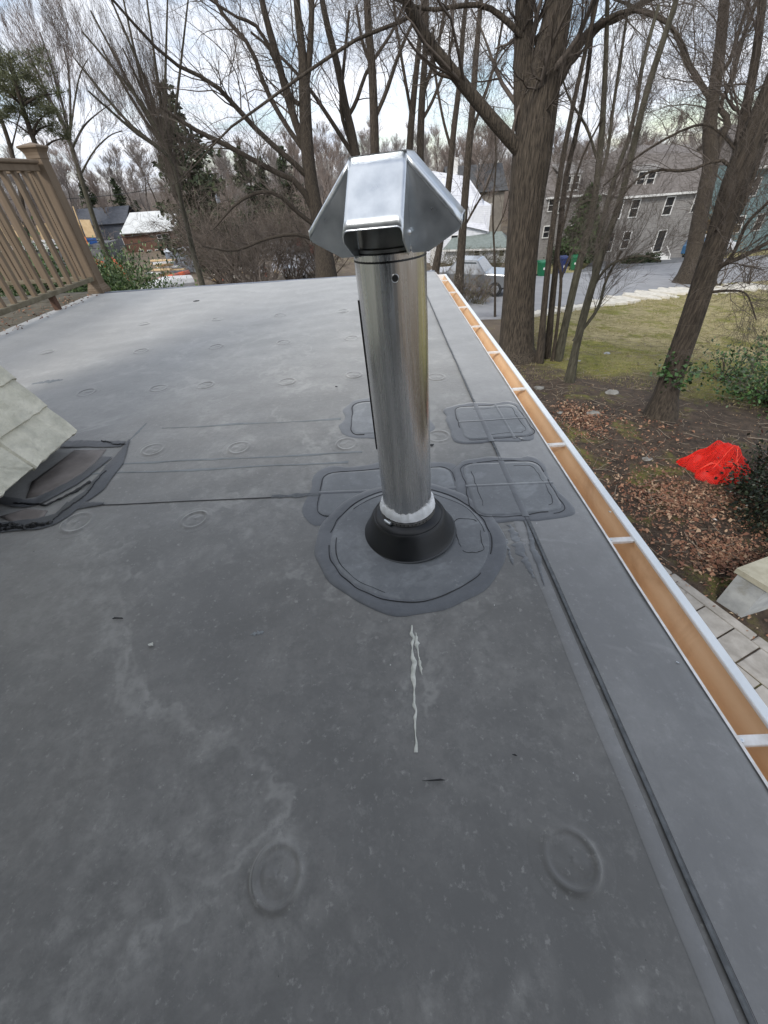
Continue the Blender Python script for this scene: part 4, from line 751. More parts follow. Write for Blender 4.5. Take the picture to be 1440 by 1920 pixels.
# sealant collar: lumpy
na = 96; V = []; g_ = np.random.default_rng(4); l1 = pnoise(na, 36, 3)*.0013; l2 = pnoise(na, 36, 8)*.0021
for r_, z_ in ((.0655, .128), (.0685, .1285), (.0725, .122), (.0745, .112), (.0742, .103), (.070, .0995), (.066, .10)):
    for i in range(na):
        q = 2*math.pi*i/na; lift = .004*math.sin(q*1+.7); rr = r_+(l1[i]+g_.normal(0, .0003) if r_ > .067 else 0); V.append((rr*math.cos(q), rr*math.sin(q), z_+(l2[i]*1.6+g_.normal(0, .0005) if z_ > .11 else l1[i]*1.6)))
MB().add(V, [(k*na+i, k*na+(i+1) % na, (k+1)*na+(i+1) % na, (k+1)*na+i) for k in range(6) for i in range(na)]).build('sealant_collar', M_sealwhite, vp, smooth=True, local=True)
cl = MB().lathe([(.0735, .0885), (.0755, .0885), (.0755, .0985), (.0735, .0985)], n=72).build('hose_clamp', mat('dull_clamp', (.22, .21, .2), (.35, .34, .32), scale=30, rough=.4, metal=.9), vp, smooth=False, local=True)
for k in range(10):
    a = math.radians(-125+8*k); MB().box((.0758*math.cos(a), .0758*math.sin(a), .0935), (.0008, .0022, .0052), rz=a).build('clamp_slot', M_black, cl, local=True)
a = math.radians(-137); c = np.array([.079*math.cos(a), .079*math.sin(a), .0945]); tg = np.array([-math.sin(a), math.cos(a), 0]); MB().tube([c-tg*.012, c-tg*.009, c+tg*.009, c+tg*.012], [.003, .0046, .0046, .004], 10).build('clamp_screw', M_galv, cl, smooth=True, local=True)
# cap: four folded hoods round a square crown
cap = thing('cap_tmp', (0, 0, 0), None, None); bpy.data.objects.remove(cap)
CA = math.radians(13); ZT = .826; ZO = .742; ZB = .700; LO = .128; HWd = .045; SH = .043
capz = 0.0
def rotz(v, a): v = np.array(v, float); c_, s_ = math.cos(a), math.sin(a); return np.stack([v[..., 0]*c_-v[..., 1]*s_, v[..., 0]*s_+v[..., 1]*c_, v[..., 2]], -1)
def plate3(P, th=.0009):
    P = np.array(P, float); nrm = np.cross(P[1]-P[0], P[2]-P[0]); nrm /= np.linalg.norm(nrm); n = len(P); V = np.concatenate([P, P-nrm*th]); return V, [tuple(range(n)), tuple(range(n, 2*n))[::-1]]+[(i, n+i, n+(i+1) % n, (i+1) % n) for i in range(n)]
for k in range(4):
    ang = -CA+k*math.pi/2      # k=0 front (towards the viewer), local -y
    lo = LO*(1.0 if k else .93); crown = MB()
    # cross-section of the hood: flat top with rounded shoulders, swept from crown to mouth
    rows = []
    for q in np.linspace(0, 1, 7):
        yq = -(SH+(lo-SH)*q); zq = ZT+(ZO-ZT)*q; hwq = HWd*(1+.03*q); rad_ = .0075; row = []
        zb = zq-.012
        for sx, a0 in ((-1, 180), (1, 90)):
            for u in np.linspace(0, 1, 5):
                t_ = math.radians(a0-90*u); row.append((sx*(hwq-rad_)+rad_*math.cos(t_), yq, zq-rad_+rad_*math.sin(t_)))
        row = [(-hwq, yq, zb)]+row+[(hwq, yq, zb)]; rows.append(row)
    R_ = np.array(rows); m_, n_ = R_.shape[:2]; V = rotz(R_.reshape(-1, 3), ang); F = [(i*n_+j, i*n_+j+1, (i+1)*n_+j+1, (i+1)*n_+j) for i in range(m_-1) for j in range(n_-1)]
    hood = MB().add(V, F).build('hood', M_galv, vp, smooth=True, local=True)
    sm_ = hood.modifiers.new('thickness', 'SOLIDIFY'); sm_.thickness = .0009; sm_.offset = -1
    for sx in (-1, 1):
        hw2 = HWd*1.0; P = [(sx*hw2, -SH, ZT-.012), (sx*hw2*1.03, -lo, ZO-.012), (sx*hw2*1.0, -(lo-.003), ZO-.018), (sx*hw2*.985, -(lo-.052), ZB-.002), (sx*hw2*.97, -SH, ZB-.002)]
        # slight bow of the sheet: subdivide along
        P = rotz(np.array(P), ang)
        if sx > 0: P = P[::-1]
        V, F = plate3(P); MB().add(V, F).build('hood_side', M_galv, vp, local=True)
    # rolled hem at the mouth
    yq = -lo; hem = [(-HWd*1.03, yq, ZO-.018), (-HWd*1.03, yq, ZO-.0075), (-HWd*1.03+.0022, yq, ZO-.0022), (-HWd*1.03+.0075, yq, ZO), (HWd*1.03-.0075, yq, ZO), (HWd*1.03-.0022, yq, ZO-.0022), (HWd*1.03, yq, ZO-.0075), (HWd*1.03, yq, ZO-.018)]
    MB().tube(rotz(np.array(hem), ang), .0014, 6).build('mouth_hem', M_galv, vp, smooth=True, local=True)
c_ = HWd; P = rotz(np.array([(-c_, -c_, ZT+.0005), (c_, -c_, ZT+.0005), (c_, c_, ZT+.0005), (-c_, c_, ZT+.0005)]), -CA); V, F = plate3(P, .002); MB().add(V, F).build('crown_plate', M_galv, vp, local=True)
MB().lathe([(.0575, .690), (.0575, .80), (.0555, .80), (.0555, .690)], n=56).build('inner_collar', M_dkmetal, vp, smooth=True, local=True)
MB().lathe([(.0605, HP+.002), (.0655, HP+.003), (.0650, HP+.0075), (.0588, HP+.009)], n=56).build('collar_bead', M_dkmetal, vp, smooth=True, local=True)
for ax_, ay_ in ((.030, -.052), (.057, -.040)):
    q = rotz(np.array([[ax_, ay_-.008, .727]]), 0)[0]; MB().tube([q, q+np.array([.001, -.006, 0]), q+np.array([.001, -.0065, 0])], [.0022, .0045, .003], 8).build('cap_screw', M_galv, vp, smooth=True, local=True)
# ------------------------------------------------------------------ gutter
gt = thing('rain_gutter', (.65, 2.0, -.03), 'long white gutter with tan inside along the right roof edge', 'gutter')
GY0, GY1 = -.7, 4.74
def sweep(prof, y0, y1, n=2):
    P = np.array(prof); V = []; m_ = len(P)
    for y in np.linspace(y0, y1, n): V += [(p[0], y, p[1]) for p in P]
    return V, [(k*m_+i, k*m_+i+1, (k+1)*m_+i+1, (k+1)*m_+i) for k in range(n-1) for i in range(m_-1)]
prof = [(.6015, -.024), (.6015, -.085), (.606, -.096), (.652, -.102), (.668, -.096), (.672, -.082), (.6735, -.066), (.682, -.052), (.6865, -.042), (.687, -.030)]
V, F = sweep(prof, GY0, GY1, 40); o = MB().add(V, F).build('trough', M_tan, gt, smooth=True)
prof = [(.6875, -.031), (.6878, -.0245), (.6895, -.0225), (.709, -.0225), (.7115, -.025), (.7115, -.042), (.708, -.052), (.700, -.062), (.695, -.078), (.690, -.1), (.670, -.108), (.604, -.108)]
V, F = sweep(prof, GY0, GY1, 40); MB().add(V, F).build('front_lip', M_white, gt, smooth=True)
prof = [(.5925, .0042), (.599, .0035), (.6005, -.001), (.6005, -.028), (.5925, -.028)]
V, F = sweep(prof, GY0, GY1, 30); V = np.array(V); V[:, 0] += .0012*np.sin(V[:, 1]*9)*np.sin(V[:, 1]*2.3); MB().add(V, F).build('drip_edge', M_whiteold, gt)
for k in range(-1, 9):
    y = .262+.5265*k; h = thing('x', (0, 0, 0), None, None); bpy.data.objects.remove(h)
    b_ = MB().box((.6445, y, -.0285), (.087, .017, .003)).build('hanger', M_whiteold, gt)
    for s_ in (-1, 1): MB().box((.6445, y+s_*.0085, -.0315), (.086, .0016, .007)).build('hanger_flange', M_whiteold, b_)
    MB().tube([(.6235, y, -.027), (.6235, y, -.0245), (.6235, y, -.024)], [.004, .004, .002], 8).build('screw', M_galv, b_)
MB().box((.656, GY1+.002, -.065), (.112, .004, .088)).build('end_cap', M_white, gt)
M_leaf = mat('dry_leaf_brown', (.2, .1, .05), rough=.85, island=[(.21, .095, .055), (.14, .07, .045), (.3, .165, .1), (.095, .058, .04), (.38, .26, .17), (.17, .08, .05), (.25, .145, .09)])
g_ = np.random.default_rng(91); n = 240; yy = g_.uniform(-.1, 4.6, n)**1.0; c = np.stack([g_.uniform(.628, .668, n), yy, np.full(n, -.095)], 1)
V = c[:, None, :]+np.stack([g_.uniform(-.004, .004, (n, 4)), g_.uniform(-.006, .006, (n, 4)), g_.uniform(0, .004, (n, 4))], -1); put('gutter_debris', mesh_np('gutter_debris', V.reshape(-1, 3), [(np.arange(n)*4)[:, None]+np.arange(4)]), mat('gutter_grit', (.1, .06, .03), rough=.9, island=[(.12, .06, .03), (.3, .17, .08), (.05, .035, .02)]), kind='stuff', label='grit and leaf bits lying in the tan gutter trough', cat='debris')
# ------------------------------------------------------------------ deck railing
def railing(name, label, P0, P1, zt, zb, nb, posts, foot=None, group=None):
    r_ = thing(name, (P0[0], P0[1], 0), label, 'railing', group); P0 = np.array(P0, float); P1 = np.array(P1, float); v = P1-P0; L = np.linalg.norm(v); v /= L; a = math.atan2(v[1], v[0]); c = (P0+P1)/2
    MB().box((c[0], c[1], zb), (L, .085, .038), rz=a, bev=.004).build('bottom_rail', M_deckd, r_)
    tr = MB().box((c[0], c[1], zt-.028), (L, .05, .05), rz=a, bev=.004).build('top_rail', M_deck, r_)
    MB().box((c[0], c[1], zt+.012), (L, .088, .03), rz=a, bev=.008).build('rail_cap', M_deck, tr)
    for k in range(nb):
        q = P0+v*(L*(k+.55)/nb); MB().box((q[0], q[1], (zt+zb)/2-.02), (.034, .034, zt-zb-.05), rz=a, bev=.003).build('baluster', M_deck, r_)
    if foot is not None:
        q = P0+v*foot; MB().box((q[0], q[1], zb/2-.015), (.045, .045, zb-.01), rz=a).build('support_foot', mat('red_brown_foot', (.1, .055, .035), rough=.8), r_)
    return r_
ZTR = 1.045; PX, PY = -3.035, 4.86
r1 = railing('deck_railing', 'brown composite railing running back from the corner post', (PX, PY-.08), (PX-.02, .9), ZTR, .135, 30, None, foot=.66)
def post(x, y, lb):
    p_ = thing('railing_post', (x, y, 0), lb, 'post'); s_ = .118
    MB().box((x, y, .56), (s_, s_, 1.12), bev=.006).build('post_sleeve', M_deck, p_)
    mb = MB(); P = []
    for h_, z_ in ((s_/2+.001, 1.075), (s_/2+.004, 1.08), (s_/2+.004, 1.1), (s_/2+.008, 1.12), (s_/2+.02, 1.142), (s_/2+.03, 1.152), (s_/2+.03, 1.163), (.0, 1.19)):
        P.append((h_, z_))
    V = []
    for h_, z_ in P: V += [(x+sx*h_, y+sy*h_, z_) for sx, sy in ((-1, -1), (1, -1), (1, 1), (-1, 1))]
    mb.add(V, [(k*4+i, k*4+(i+1) % 4, k*4+4+(i+1) % 4, k*4+4+i) for k in range(7) for i in range(4)]).build('post_cap', M_deck, p_)
    V = []
    for h_, z_ in ((s_/2+.022, 0), (s_/2+.022, .03), (s_/2+.016, .034), (s_/2+.014, .05), (s_/2+.008, .058), (s_/2+.004, .075), (s_/2, .078)): V += [(x+sx*h_, y+sy*h_, z_) for sx, sy in ((-1, -1), (1, -1), (1, 1), (-1, 1))]
    MB().add(V, [(k*4+i, k*4+(i+1) % 4, k*4+4+(i+1) % 4, k*4+4+i) for k in range(6) for i in range(4)]).build('post_skirt', M_deck, p_)
post(PX, PY, 'brown corner post with flared cap at the left roof end')
r2 = railing('deck_railing', 'far brown railing seen through the balusters of the nearer one', (PX-.08, PY+.02), (-7.0, PY+.05), ZTR, .135, 30, None)
M_floor = mat('damp_olive_board', (.075, .066, .045), (.12, .105, .075), scale=7, rough=.75, bump=.3, bscale=50, dist=.001)
dk = thing('deck', (-5, 2.8, -.03), 'weathered brown deck boards behind the left railing', 'deck')
for k in range(28):
    MB().box((-5.02, PY+.06-.145*k, -.022-.002*(k % 2)), (3.95, .139, .028)).build('board', M_floor, dk)
MB().box((-5.02, 2.9, -.2), (3.9, 4.1, .3)).build('deck_frame', M_deckd, dk)
for x_, y_ in ((-3.3, 4.7), (-6.8, 4.7), (-6.8, 1.1)): MB().box((x_, y_, -1.85), (.14, .14, 3.1)).build('deck_leg', M_deckd, dk)
g_ = np.random.default_rng(9); n = 260; c = np.stack([g_.uniform(-3.5, -2.95, n), g_.uniform(3.0, 4.75, n), np.full(n, .006)], 1)
def leafmesh(c, s, g_, lift=.25, asp=.5):
    n = len(c); a = g_.uniform(0, 6.28, n); d = np.stack([np.cos(a), np.sin(a), g_.normal(0, lift, n)], 1); d /= np.linalg.norm(d, axis=1, keepdims=True); q = np.stack([-np.sin(a), np.cos(a), g_.normal(0, lift, n)], 1)
    s = (s*g_.uniform(.6, 1.3, n))[:, None]; up = np.array([0, 0, 1.]); w_ = asp*g_.uniform(.7, 1.2, (n, 1)); curl = g_.uniform(-.25, .35, (n, 1))
    V = np.stack([c-d*s*.5, c-d*s*.1+q*s*w_*.5+up*s*curl, c+d*s*.5+up*s*.1, c-d*s*.1-q*s*w_*.5+up*s*curl, c+up*s*.02], 1).reshape(-1, 3); b_ = (np.arange(n)*5)[:, None]
    return V, [np.concatenate([b_+np.array([0, 4, 1]), b_+np.array([1, 4, 2]), b_+np.array([2, 4, 3]), b_+np.array([3, 4, 0])])]
V, F = leafmesh(c, np.full(n, .03), g_); put('deck_leaves', mesh_np('deck_leaves', V, F), M_leaf, kind='stuff', label='dead leaf scraps lying under the left railing', cat='leaves')

# ================================================================== buildings across the street
M_glass = mat('dark_window_glass', (.02, .022, .025), rough=.08)
M_trim = mat('white_trim', (.6, .59, .56), (.7, .69, .66), scale=6, rough=.6)
def lap(name, c1, c2, pitch=.14, bumpd=.02, sc=4):
    m = mat(name, c1, c2, scale=sc, rough=.85); t = m.node_tree; b = t.nodes['Principled BSDF']; tcn = N(t, 'ShaderNodeTexCoord'); sp = N(t, 'ShaderNodeSeparateXYZ'); t.links.new(tcn.outputs['Object'], sp.inputs[0])
    d = N(t, 'ShaderNodeMath', operation='DIVIDE'); t.links.new(sp.outputs[2], d.inputs[0]); d.inputs[1].default_value = pitch; f = N(t, 'ShaderNodeMath', operation='FRACT'); t.links.new(d.outputs[0], f.inputs[0])
    bp = N(t, 'ShaderNodeBump'); setin(bp, Strength=1, Distance=bumpd); bp.invert = True; t.links.new(f.outputs[0], bp.inputs['Height']); t.links.new(bp.outputs[0], b.inputs['Normal']); return m
M_shing = lap('grey_wall_shingles', (.19, .18, .168), (.25, .235, .22), .16)
M_shroof = lap('brown_grey_roof_shingles', (.13, .115, .105), (.18, .16, .148), .2, .03)
M_groof = lap('green_grey_roof_shingles', (.16, .19, .175), (.22, .25, .235), .16, .02)
M_wclap = lap('white_clapboard', (.62, .63, .66), (.72, .73, .76), .15)
def window(par, x, z, w_, h_, y=0.0, mull=False, door=False):
    fr = MB(); t_ = .07
    for cx, cz, sx, sz in ((x, z+h_/2+t_/2, w_+2*t_, t_), (x, z-h_/2-t_/2, w_+2*t_, t_), (x-w_/2-t_/2, z, t_, h_), (x+w_/2+t_/2, z, t_, h_)): fr.box((cx, y-.03, cz), (sx, .06, sz))
    if mull: fr.box((x, y-.03, z), (.06, .05, h_))
    o = fr.build('window', M_trim, par, local=True)
    MB().box((x, y-.006, z), (w_, .02, h_)).build('pane', M_glass, o, local=True)
    if not door and not mull: MB().box((x, y-.026, z), (w_, .03, .035)).build('sash_bar', M_trim, o, local=True)
def quad(P, th=.12):
    P = np.array(P, float); n = np.cross(P[1]-P[0], P[2]-P[0]); n /= np.linalg.norm(n); k = len(P); V = np.concatenate([P, P-n*th]); return V, [tuple(range(k)), tuple(range(2*k-1, k-1, -1))]+[(i, k+i, k+(i+1) % k, (i+1) % k) for i in range(k)]
# grey shingled house
gh = thing('shingled_house', (20.15, 40.42, -6.1), 'large grey shingled house with dormers and dark tall windows', 'house', rz=math.atan2(.1337, .991))
mb = MB().box((3.6, 2.9, 1.75), (7.6, 5.8, 5.6)); mb.build('wall', M_shing, gh, local=True)
MB().box((-3.2, 3.3, 1.9), (5.6, 4.6, 5.9)).build('wing_wall', M_shing, gh, local=True)
MB().box((3.6, -.16, 4.5), (7.9, .32, .14)).build('eave_board', M_trim, gh, local=True); MB().box((-3.2, .9, 4.78), (5.8, .3, .13)).build('eave_board', M_trim, gh, local=True)
rf = MB()
V, F = quad([(-.35, -.25, 4.58), (7.5, -.25, 4.58), (7.0, 1.6, 6.9), (0.4, 1.6, 7.2)]); rf.add(V, F)
V, F = quad([(0.4, 1.6, 7.2), (7.0, 1.6, 6.9), (6.6, 3.0, 7.5), (.9, 3.0, 7.7)]); rf.add(V, F)
V, F = quad([(-.35, 6, 4.58), (-.35, -.25, 4.58), (.4, 1.6, 7.2), (.9, 3, 7.7), (.4, 4.4, 7.2)]); rf.add(V, F)
V, F = quad([(7.5, -.25, 4.58), (7.5, 6, 4.58), (7.0, 4.4, 6.9), (6.6, 3, 7.5), (7.0, 1.6, 6.9)]); rf.add(V, F)
V, F = quad([(7.5, 6, 4.58), (-.35, 6, 4.58), (.9, 3, 7.7), (6.6, 3, 7.5)]); rf.add(V, F); rf.build('roof', M_shroof, gh, local=True)
rf = MB(); V, F = quad([(-6.1, .8, 4.85), (-.3, .8, 4.85), (-.3, 3.2, 7.0), (-6.1, 3.2, 7.0)]); rf.add(V, F); V, F = quad([(-.3, 5.8, 4.85), (-6.1, 5.8, 4.85), (-6.1, 3.2, 7.0), (-.3, 3.2, 7.0)]); rf.add(V, F)
rf.add([(-6, 1, 4.8), (-6, 5.6, 4.8), (-6, 3.2, 6.9)], [(0, 1, 2)]); rf.build('wing_roof', M_shroof, gh, local=True)
for x_, w_, y_, z_ in ((1.78, 1.9, .3, 5.55), (-4.2, 1.6, 1.0, 5.6)):
    d_ = MB().box((x_, y_+1.0, z_), (w_, 2.0, 1.25)); d_.add(*quad([(x_-w_/2-.12, y_-.12, z_+.62), (x_+w_/2+.12, y_-.12, z_+.62), (x_+w_/2+.12, y_+2.2, z_+1.3), (x_-w_/2-.12, y_+2.2, z_+1.3)], .1)); dm = d_.build('dormer', M_shing, gh, local=True)
    for s_ in (-.42, .42): window(dm, x_+s_*w_/1.9, z_+.02, w_*.32, .85, y_)
for x_, z_, w_, h_ in ((1.35, 1.55, .62, 1.15), (1.3, 3.72, .66, 1.12), (4.35, 3.70, .70, 1.15), (-.05, 1.5, .4, 1.3), (0.0, 3.7, .3, 1.1), (6.9, 3.7, .6, 1.1)): window(gh, x_, z_, w_, h_)
window(gh, 4.62, 1.25, .72, 1.5, door=True)
for x_, z_ in ((-4.65, 4.15), (-5.6, 2.5), (-5.55, 4.3), (-3.2, 2.4)): window(gh, x_, z_, .5, .75, .98)
st = MB()
for k in range(3): st.box((4.62, -.35-.3*k, -.02+.36-.18*k-.2), (1.3+.2*k, .32, .4))
st.build('porch_step', M_trim, gh, local=True)
for s_ in (-.75, .75): MB().tube([(4.62+s_, -.2, .85), (4.62+s_, -.95, .3), (4.62+s_, -1.0, -.2)], .035, 6).build('handrail', M_trim, gh, local=True)
# turquoise house on the right
p = atd(1345, 470, 55); zg = float(gz(p[0], p[1])); tq = thing('turquoise_house', (float(p[0]), float(p[1]), zg), 'turquoise clapboard house at the right edge behind the trees', 'house', rz=.25)
MB().box((5, 4, 3.2), (10, 8, 6.6)).build('wall', lap('turquoise_clapboard', (.12, .18, .185), (.16, .225, .23), .16), tq, local=True)
rf = MB(); rf.add(*quad([(-.4, -.4, 6.3), (10.4, -.4, 6.3), (10.4, 4, 9.2), (-.4, 4, 9.2)])); rf.add(*quad([(10.4, 8.4, 6.3), (-.4, 8.4, 6.3), (-.4, 4, 9.2), (10.4, 4, 9.2)])); rf.add([(0, 0, 6.4), (0, 8, 6.4), (0, 4, 9.1)], [(0, 1, 2)]); rf.build('roof', M_shroof, tq, local=True)
MB().box((5, -.43, 6.25), (10.8, .1, .2)).build('eave_board', M_trim, tq, local=True)
for x_ in (1.2, 3.6, 6, 8.5):
    for z_ in (2.2, 4.9): window(tq, x_, z_, .8, 1.2)
# white gabled building and low garage
wh = thing('white_building', (5.4, 46.5, -6.1), 'tall white clapboard building with a steep pale roof right of the cap', 'building', rz=-.12)
MB().box((1.6, 3.2, 2.1), (7.6, 6.4, 4.4)).build('wall', M_wclap, wh, local=True)
M_proof = lap('pale_shingle_roof', (.55, .56, .6), (.66, .67, .71), .18)
rf = MB(); rf.add(*quad([(-2.4, -.3, 4.1), (5.4, -.3, 2.3), (4.4, .2, 5.0), (3.2, 1.6, 6.4), (-1.5, 2.2, 7.2)])); rf.add(*quad([(-2.4, 6.6, 4.2), (-2.4, -.3, 4.2), (-1.5, 2.2, 7.2), (-1.5, 4.2, 7.2)])); rf.add(*quad([(5.4, -.3, 2.3), (5.4, 6.6, 4.2), (3.2, 4.2, 6.4), (3.2, 1.6, 6.4), (4.4, .2, 5.0)]))
rf.add(*quad([(5.4, 6.6, 4.2), (-2.4, 6.6, 4.2), (-1.5, 4.2, 7.2), (3.2, 4.2, 6.4)])); rf.add(*quad([(-1.5, 2.2, 7.2), (3.2, 1.6, 6.4), (3.2, 4.2, 6.4), (-1.5, 4.2, 7.2)])); rf.build('roof', M_proof, wh, local=True)
for x_ in (-1.2, .6, 2.2): window(wh, x_, 1.6, .6, 1.0)
MB().box((2.0, 2.6, 7.2), (.5, .5, 1.2)).build('chimney', M_trim, wh, local=True)
gr = thing('garage', (8.15, 44.56, -6.11), 'low white garage with green grey hipped roof beside the thick trunk', 'garage', rz=math.atan2(-1.079, 4.064))
MB().box((1.2, 2.2, .55), (5.6, 4.4, 1.5)).build('wall', M_wclap, gr, local=True)
rf = MB(); rf.add(*quad([(-1.9, -.35, 1.2), (4.4, -.35, 1.25), (3.4, 2.2, 2.25), (-.9, 2.2, 2.25)], .08)); rf.add(*quad([(4.4, -.35, 1.25), (4.4, 4.7, 1.25), (3.4, 2.2, 2.25)], .08)); rf.add(*quad([(4.4, 4.7, 1.25), (-1.9, 4.7, 1.2), (-.9, 2.2, 2.25), (3.4, 2.2, 2.25)], .08)); rf.add(*quad([(-1.9, 4.7, 1.2), (-1.9, -.35, 1.2), (-.9, 2.2, 2.25)], .08)); rf.build('roof', M_groof, gr, local=True)
MB().box((1.25, -.38, 1.13), (6.3, .08, .14)).build('eave_board', M_trim, gr, local=True)
for x_ in (1.35, 3.65): window(gr, x_, .78, .42, .48)
wb = thing('white_column', tuple(atg(812, 498)), 'white square gate column partly behind the pipe top', 'column'); MB().box((0, 0, .8), (.5, .5, 1.7)).build('shaft', M_trim, wb, local=True); MB().box((0, 0, 1.7), (.7, .7, .16)).build('cap', M_trim, wb, local=True)
# tan-gabled house behind
p = atd(895, 400, 66); th_ = thing('far_house', (float(p[0])-3, float(p[1]), float(gz(p[0], p[1]))), 'distant dark roofed house with yellowish gable above the white building', 'house', rz=.1)
MB().box((3, 3, 2.9), (7, 6, 5.8)).build('wall', mat('ochre_wall', (.2, .18, .15), (.26, .235, .2), scale=2), th_, local=True)
rf = MB(); rf.add(*quad([(-.9, 3, 8.2), (-.9, -.4, 5.5), (6.8, -.4, 5.5), (6.8, 3, 8.2)])); rf.add(*quad([(-.9, 6.4, 5.5), (-.9, 3, 8.2), (6.8, 3, 8.2), (6.8, 6.4, 5.5)])); rf.build('roof', mat('charcoal_roof', (.06, .062, .065), (.09, .092, .095), scale=3), th_, local=True)
for x_ in (1.5, 4.5): window(th_, x_, 3.6, .8, 1.1)
# left: long white roofed brown building and a dark one beside
lh = thing('white_roofed_barn', (-45.78, 84.8, -7.36), 'long brown building with white roof on the left beyond the roof edge', 'building')
MB().box((6.8, 4, .9), (11.6, 8, 4.0)).build('wall', mat('red_brown_boards', (.09, .045, .03), (.14, .075, .05), scale=2), lh, local=True)
M_wroof = lap('white_metal_roof', (.5, .51, .5), (.62, .63, .62), .4, .02, 1); rf = MB(); rf.add(*quad([(1.2, -.7, 2.85), (13.0, -.7, 2.85), (12.6, 4, 5.5), (2.0, 4, 5.5)])); rf.add(*quad([(13.0, 8.7, 2.85), (1.2, 8.7, 2.85), (2.0, 4, 5.5), (12.6, 4, 5.5)])); rf.build('roof', M_wroof, lh, local=True)
for x_, z_ in ((7.6, 1.8), (8.9, 1.9), (11.2, 1.7), (12.2, 2.0), (3.5, -.2), (5.0, -.3), (6.4, -.3), (8, -.3)): window(lh, x_ if x_ < 12 else 11.9+.3, z_, .75, .95)
dh = thing('dark_building', (-58, 92, -7.4), 'dark slate coloured building left of the long white roofed one', 'building', rz=.1)
MB().box((5, 4, 1.5), (11, 8, 5)).build('wall', mat('slate_blue_wall', (.07, .08, .1), (.1, .11, .13), scale=2), dh, local=True); rf = MB(); rf.add(*quad([(-1, -.5, 4), (11, -.5, 4), (11, 4, 6.4), (-1, 4, 6.4)])); rf.add(*quad([(11, 8.5, 4), (-1, 8.5, 4), (-1, 4, 6.4), (11, 4, 6.4)])); rf.build('roof', mat('blue_black_roof', (.05, .055, .065), (.08, .085, .1), scale=2), dh, local=True)
for x_ in (2, 4.5, 7, 9.4): window(dh, x_, 1.2, .8, 1.1)
# ------------------------------------------------------------------ building site on the left
M_ply = mat('raw_plywood', (.5, .36, .2), (.62, .47, .28), scale=2, rough=.8); M_blue = mat('blue_painted_steel', (.02, .12, .42), (.03, .16, .5), scale=3, rough=.5, c3=(.3, .35, .45), s3=6, r3=(.66, .7)); M_pvcw = mat('white_wrap', (.6, .6, .6), (.72, .72, .72), scale=3, rough=.6)
p = pos_at(112, 84); dp = thing('dumpster', p, 'bright blue steel dumpster seen between the railing balusters', 'dumpster', rz=.1); dp.scale = (.8, 1, 1.75)
mb = MB(); 
for c, d in (((0, -1.1, .95), (7, .1, 1.7)), ((0, 1.1, .95), (7, .1, 1.7)), ((-3.5, 0, .95), (.1, 2.2, 1.7)), ((3.5, 0, .95), (.1, 2.2, 1.7)), ((0, 0, .15), (7, 2.2, .1))): mb.box(c, d)
mb.build('body', M_blue, dp, local=True)
for k in range(8): MB().box((-3.2+.9*k, -1.19, .95), (.12, .1, 1.6)).build('rib', M_blue, dp, local=True)
fr_ = thing('timber_frame', pos_at(18, 84), 'half built house frame of pale plywood above the dumpster', 'building frame', rz=.1)
MB().box((0, 3, 1.3), (20, 6, 2.6)).build('foundation', mat('grey_block', (.1, .1, .105), (.14, .14, .145), scale=2), fr_, local=True); MB().box((-3, -.1, 3.1), (14, .2, 1.1)).build('wrapped_wall', M_pvcw, fr_, local=True)
for k in range(13): MB().box((-9.5+1.55*k, 0, 4.5+.25*math.sin(k*2.1)), (.85 if k % 3 else 1.3, .16, 2.0), ry=.08*math.sin(k*3.3)).build('plywood_panel', M_ply, fr_, local=True)
for k in range(9): MB().tube([(-9+2.1*k, .5, 3.4), (-8.6+2.1*k, .5, 6.6+.5*math.sin(k*1.7))], .09, 5).build('stud', M_ply, fr_, local=True)
MB().box((6.8, -.3, 4.2), (2.2, .1, 1.0)).build('blue_panel', M_blue, fr_, local=True); MB().box((7.2, -.32, 3.2), (2.4, .1, .9)).build('orange_panel', mat('orange_board', (.55, .2, .08), rough=.7), fr_, local=True)
M_pt = mat('grey_plastic_cabin', (.2, .235, .28), (.25, .285, .33), scale=2, rough=.5); M_ptr = mat('pale_plastic_roof', (.5, .54, .58), rough=.4)
for i, (px, d, lb, rz_) in enumerate([(297, 60, 'left one of two grey portable toilets by the white roofed barn', .25), (327, 59.5, 'right one of two grey portable toilets by the white roofed barn', -.05)]):
    pt = thing('portable_toilet', pos_at(px, d), lb, 'portable toilet', 'portable toilets', rz=rz_)
    MB().box((0, 0, 1.15), (1.45, 1.2, 2.3), bev=.05).build('cabin', M_pt, pt, local=True); MB().box((0, -.62, 1.1), (.8, .04, 1.9)).build('door', mat('door_grey', (.16, .19, .23), rough=.5) if i == 0 else MATS['door_grey'], pt, local=True); MB().box((0, 0, .06), (1.6, 1.3, .12)).build('skid', M_black, pt, local=True)
    P = []; MB().add([(-.78, -.66, 2.3), (.78, -.66, 2.3), (.78, .66, 2.3), (-.78, .66, 2.3), (-.6, -.5, 2.55), (.6, -.5, 2.55), (.6, .5, 2.55), (-.6, .5, 2.55)], [(3, 2, 1, 0), (4, 5, 6, 7)]+[(a, (a+1) % 4, 4+(a+1) % 4, 4+a) for a in range(4)]).build('roof_cap', M_ptr, pt, local=True)
p = pos_at(268, 57); ps = thing('lumber_pile', p, 'pile of cut lumber and pallets beside the portable toilets', 'lumber')
for k in range(11): MB().box((rng.uniform(-1.3, 1.3), rng.uniform(-.6, .6), .15+.15*k), (rng.uniform(1.8, 3.2), .5, .13), rz=rng.uniform(-.3, .3)).build('plank', M_ply if k % 3 else M_pvcw, ps, local=True)
M_org = mat('orange_safety_net', (.6, .1, .04), (.7, .16, .07), scale=5, rough=.6)
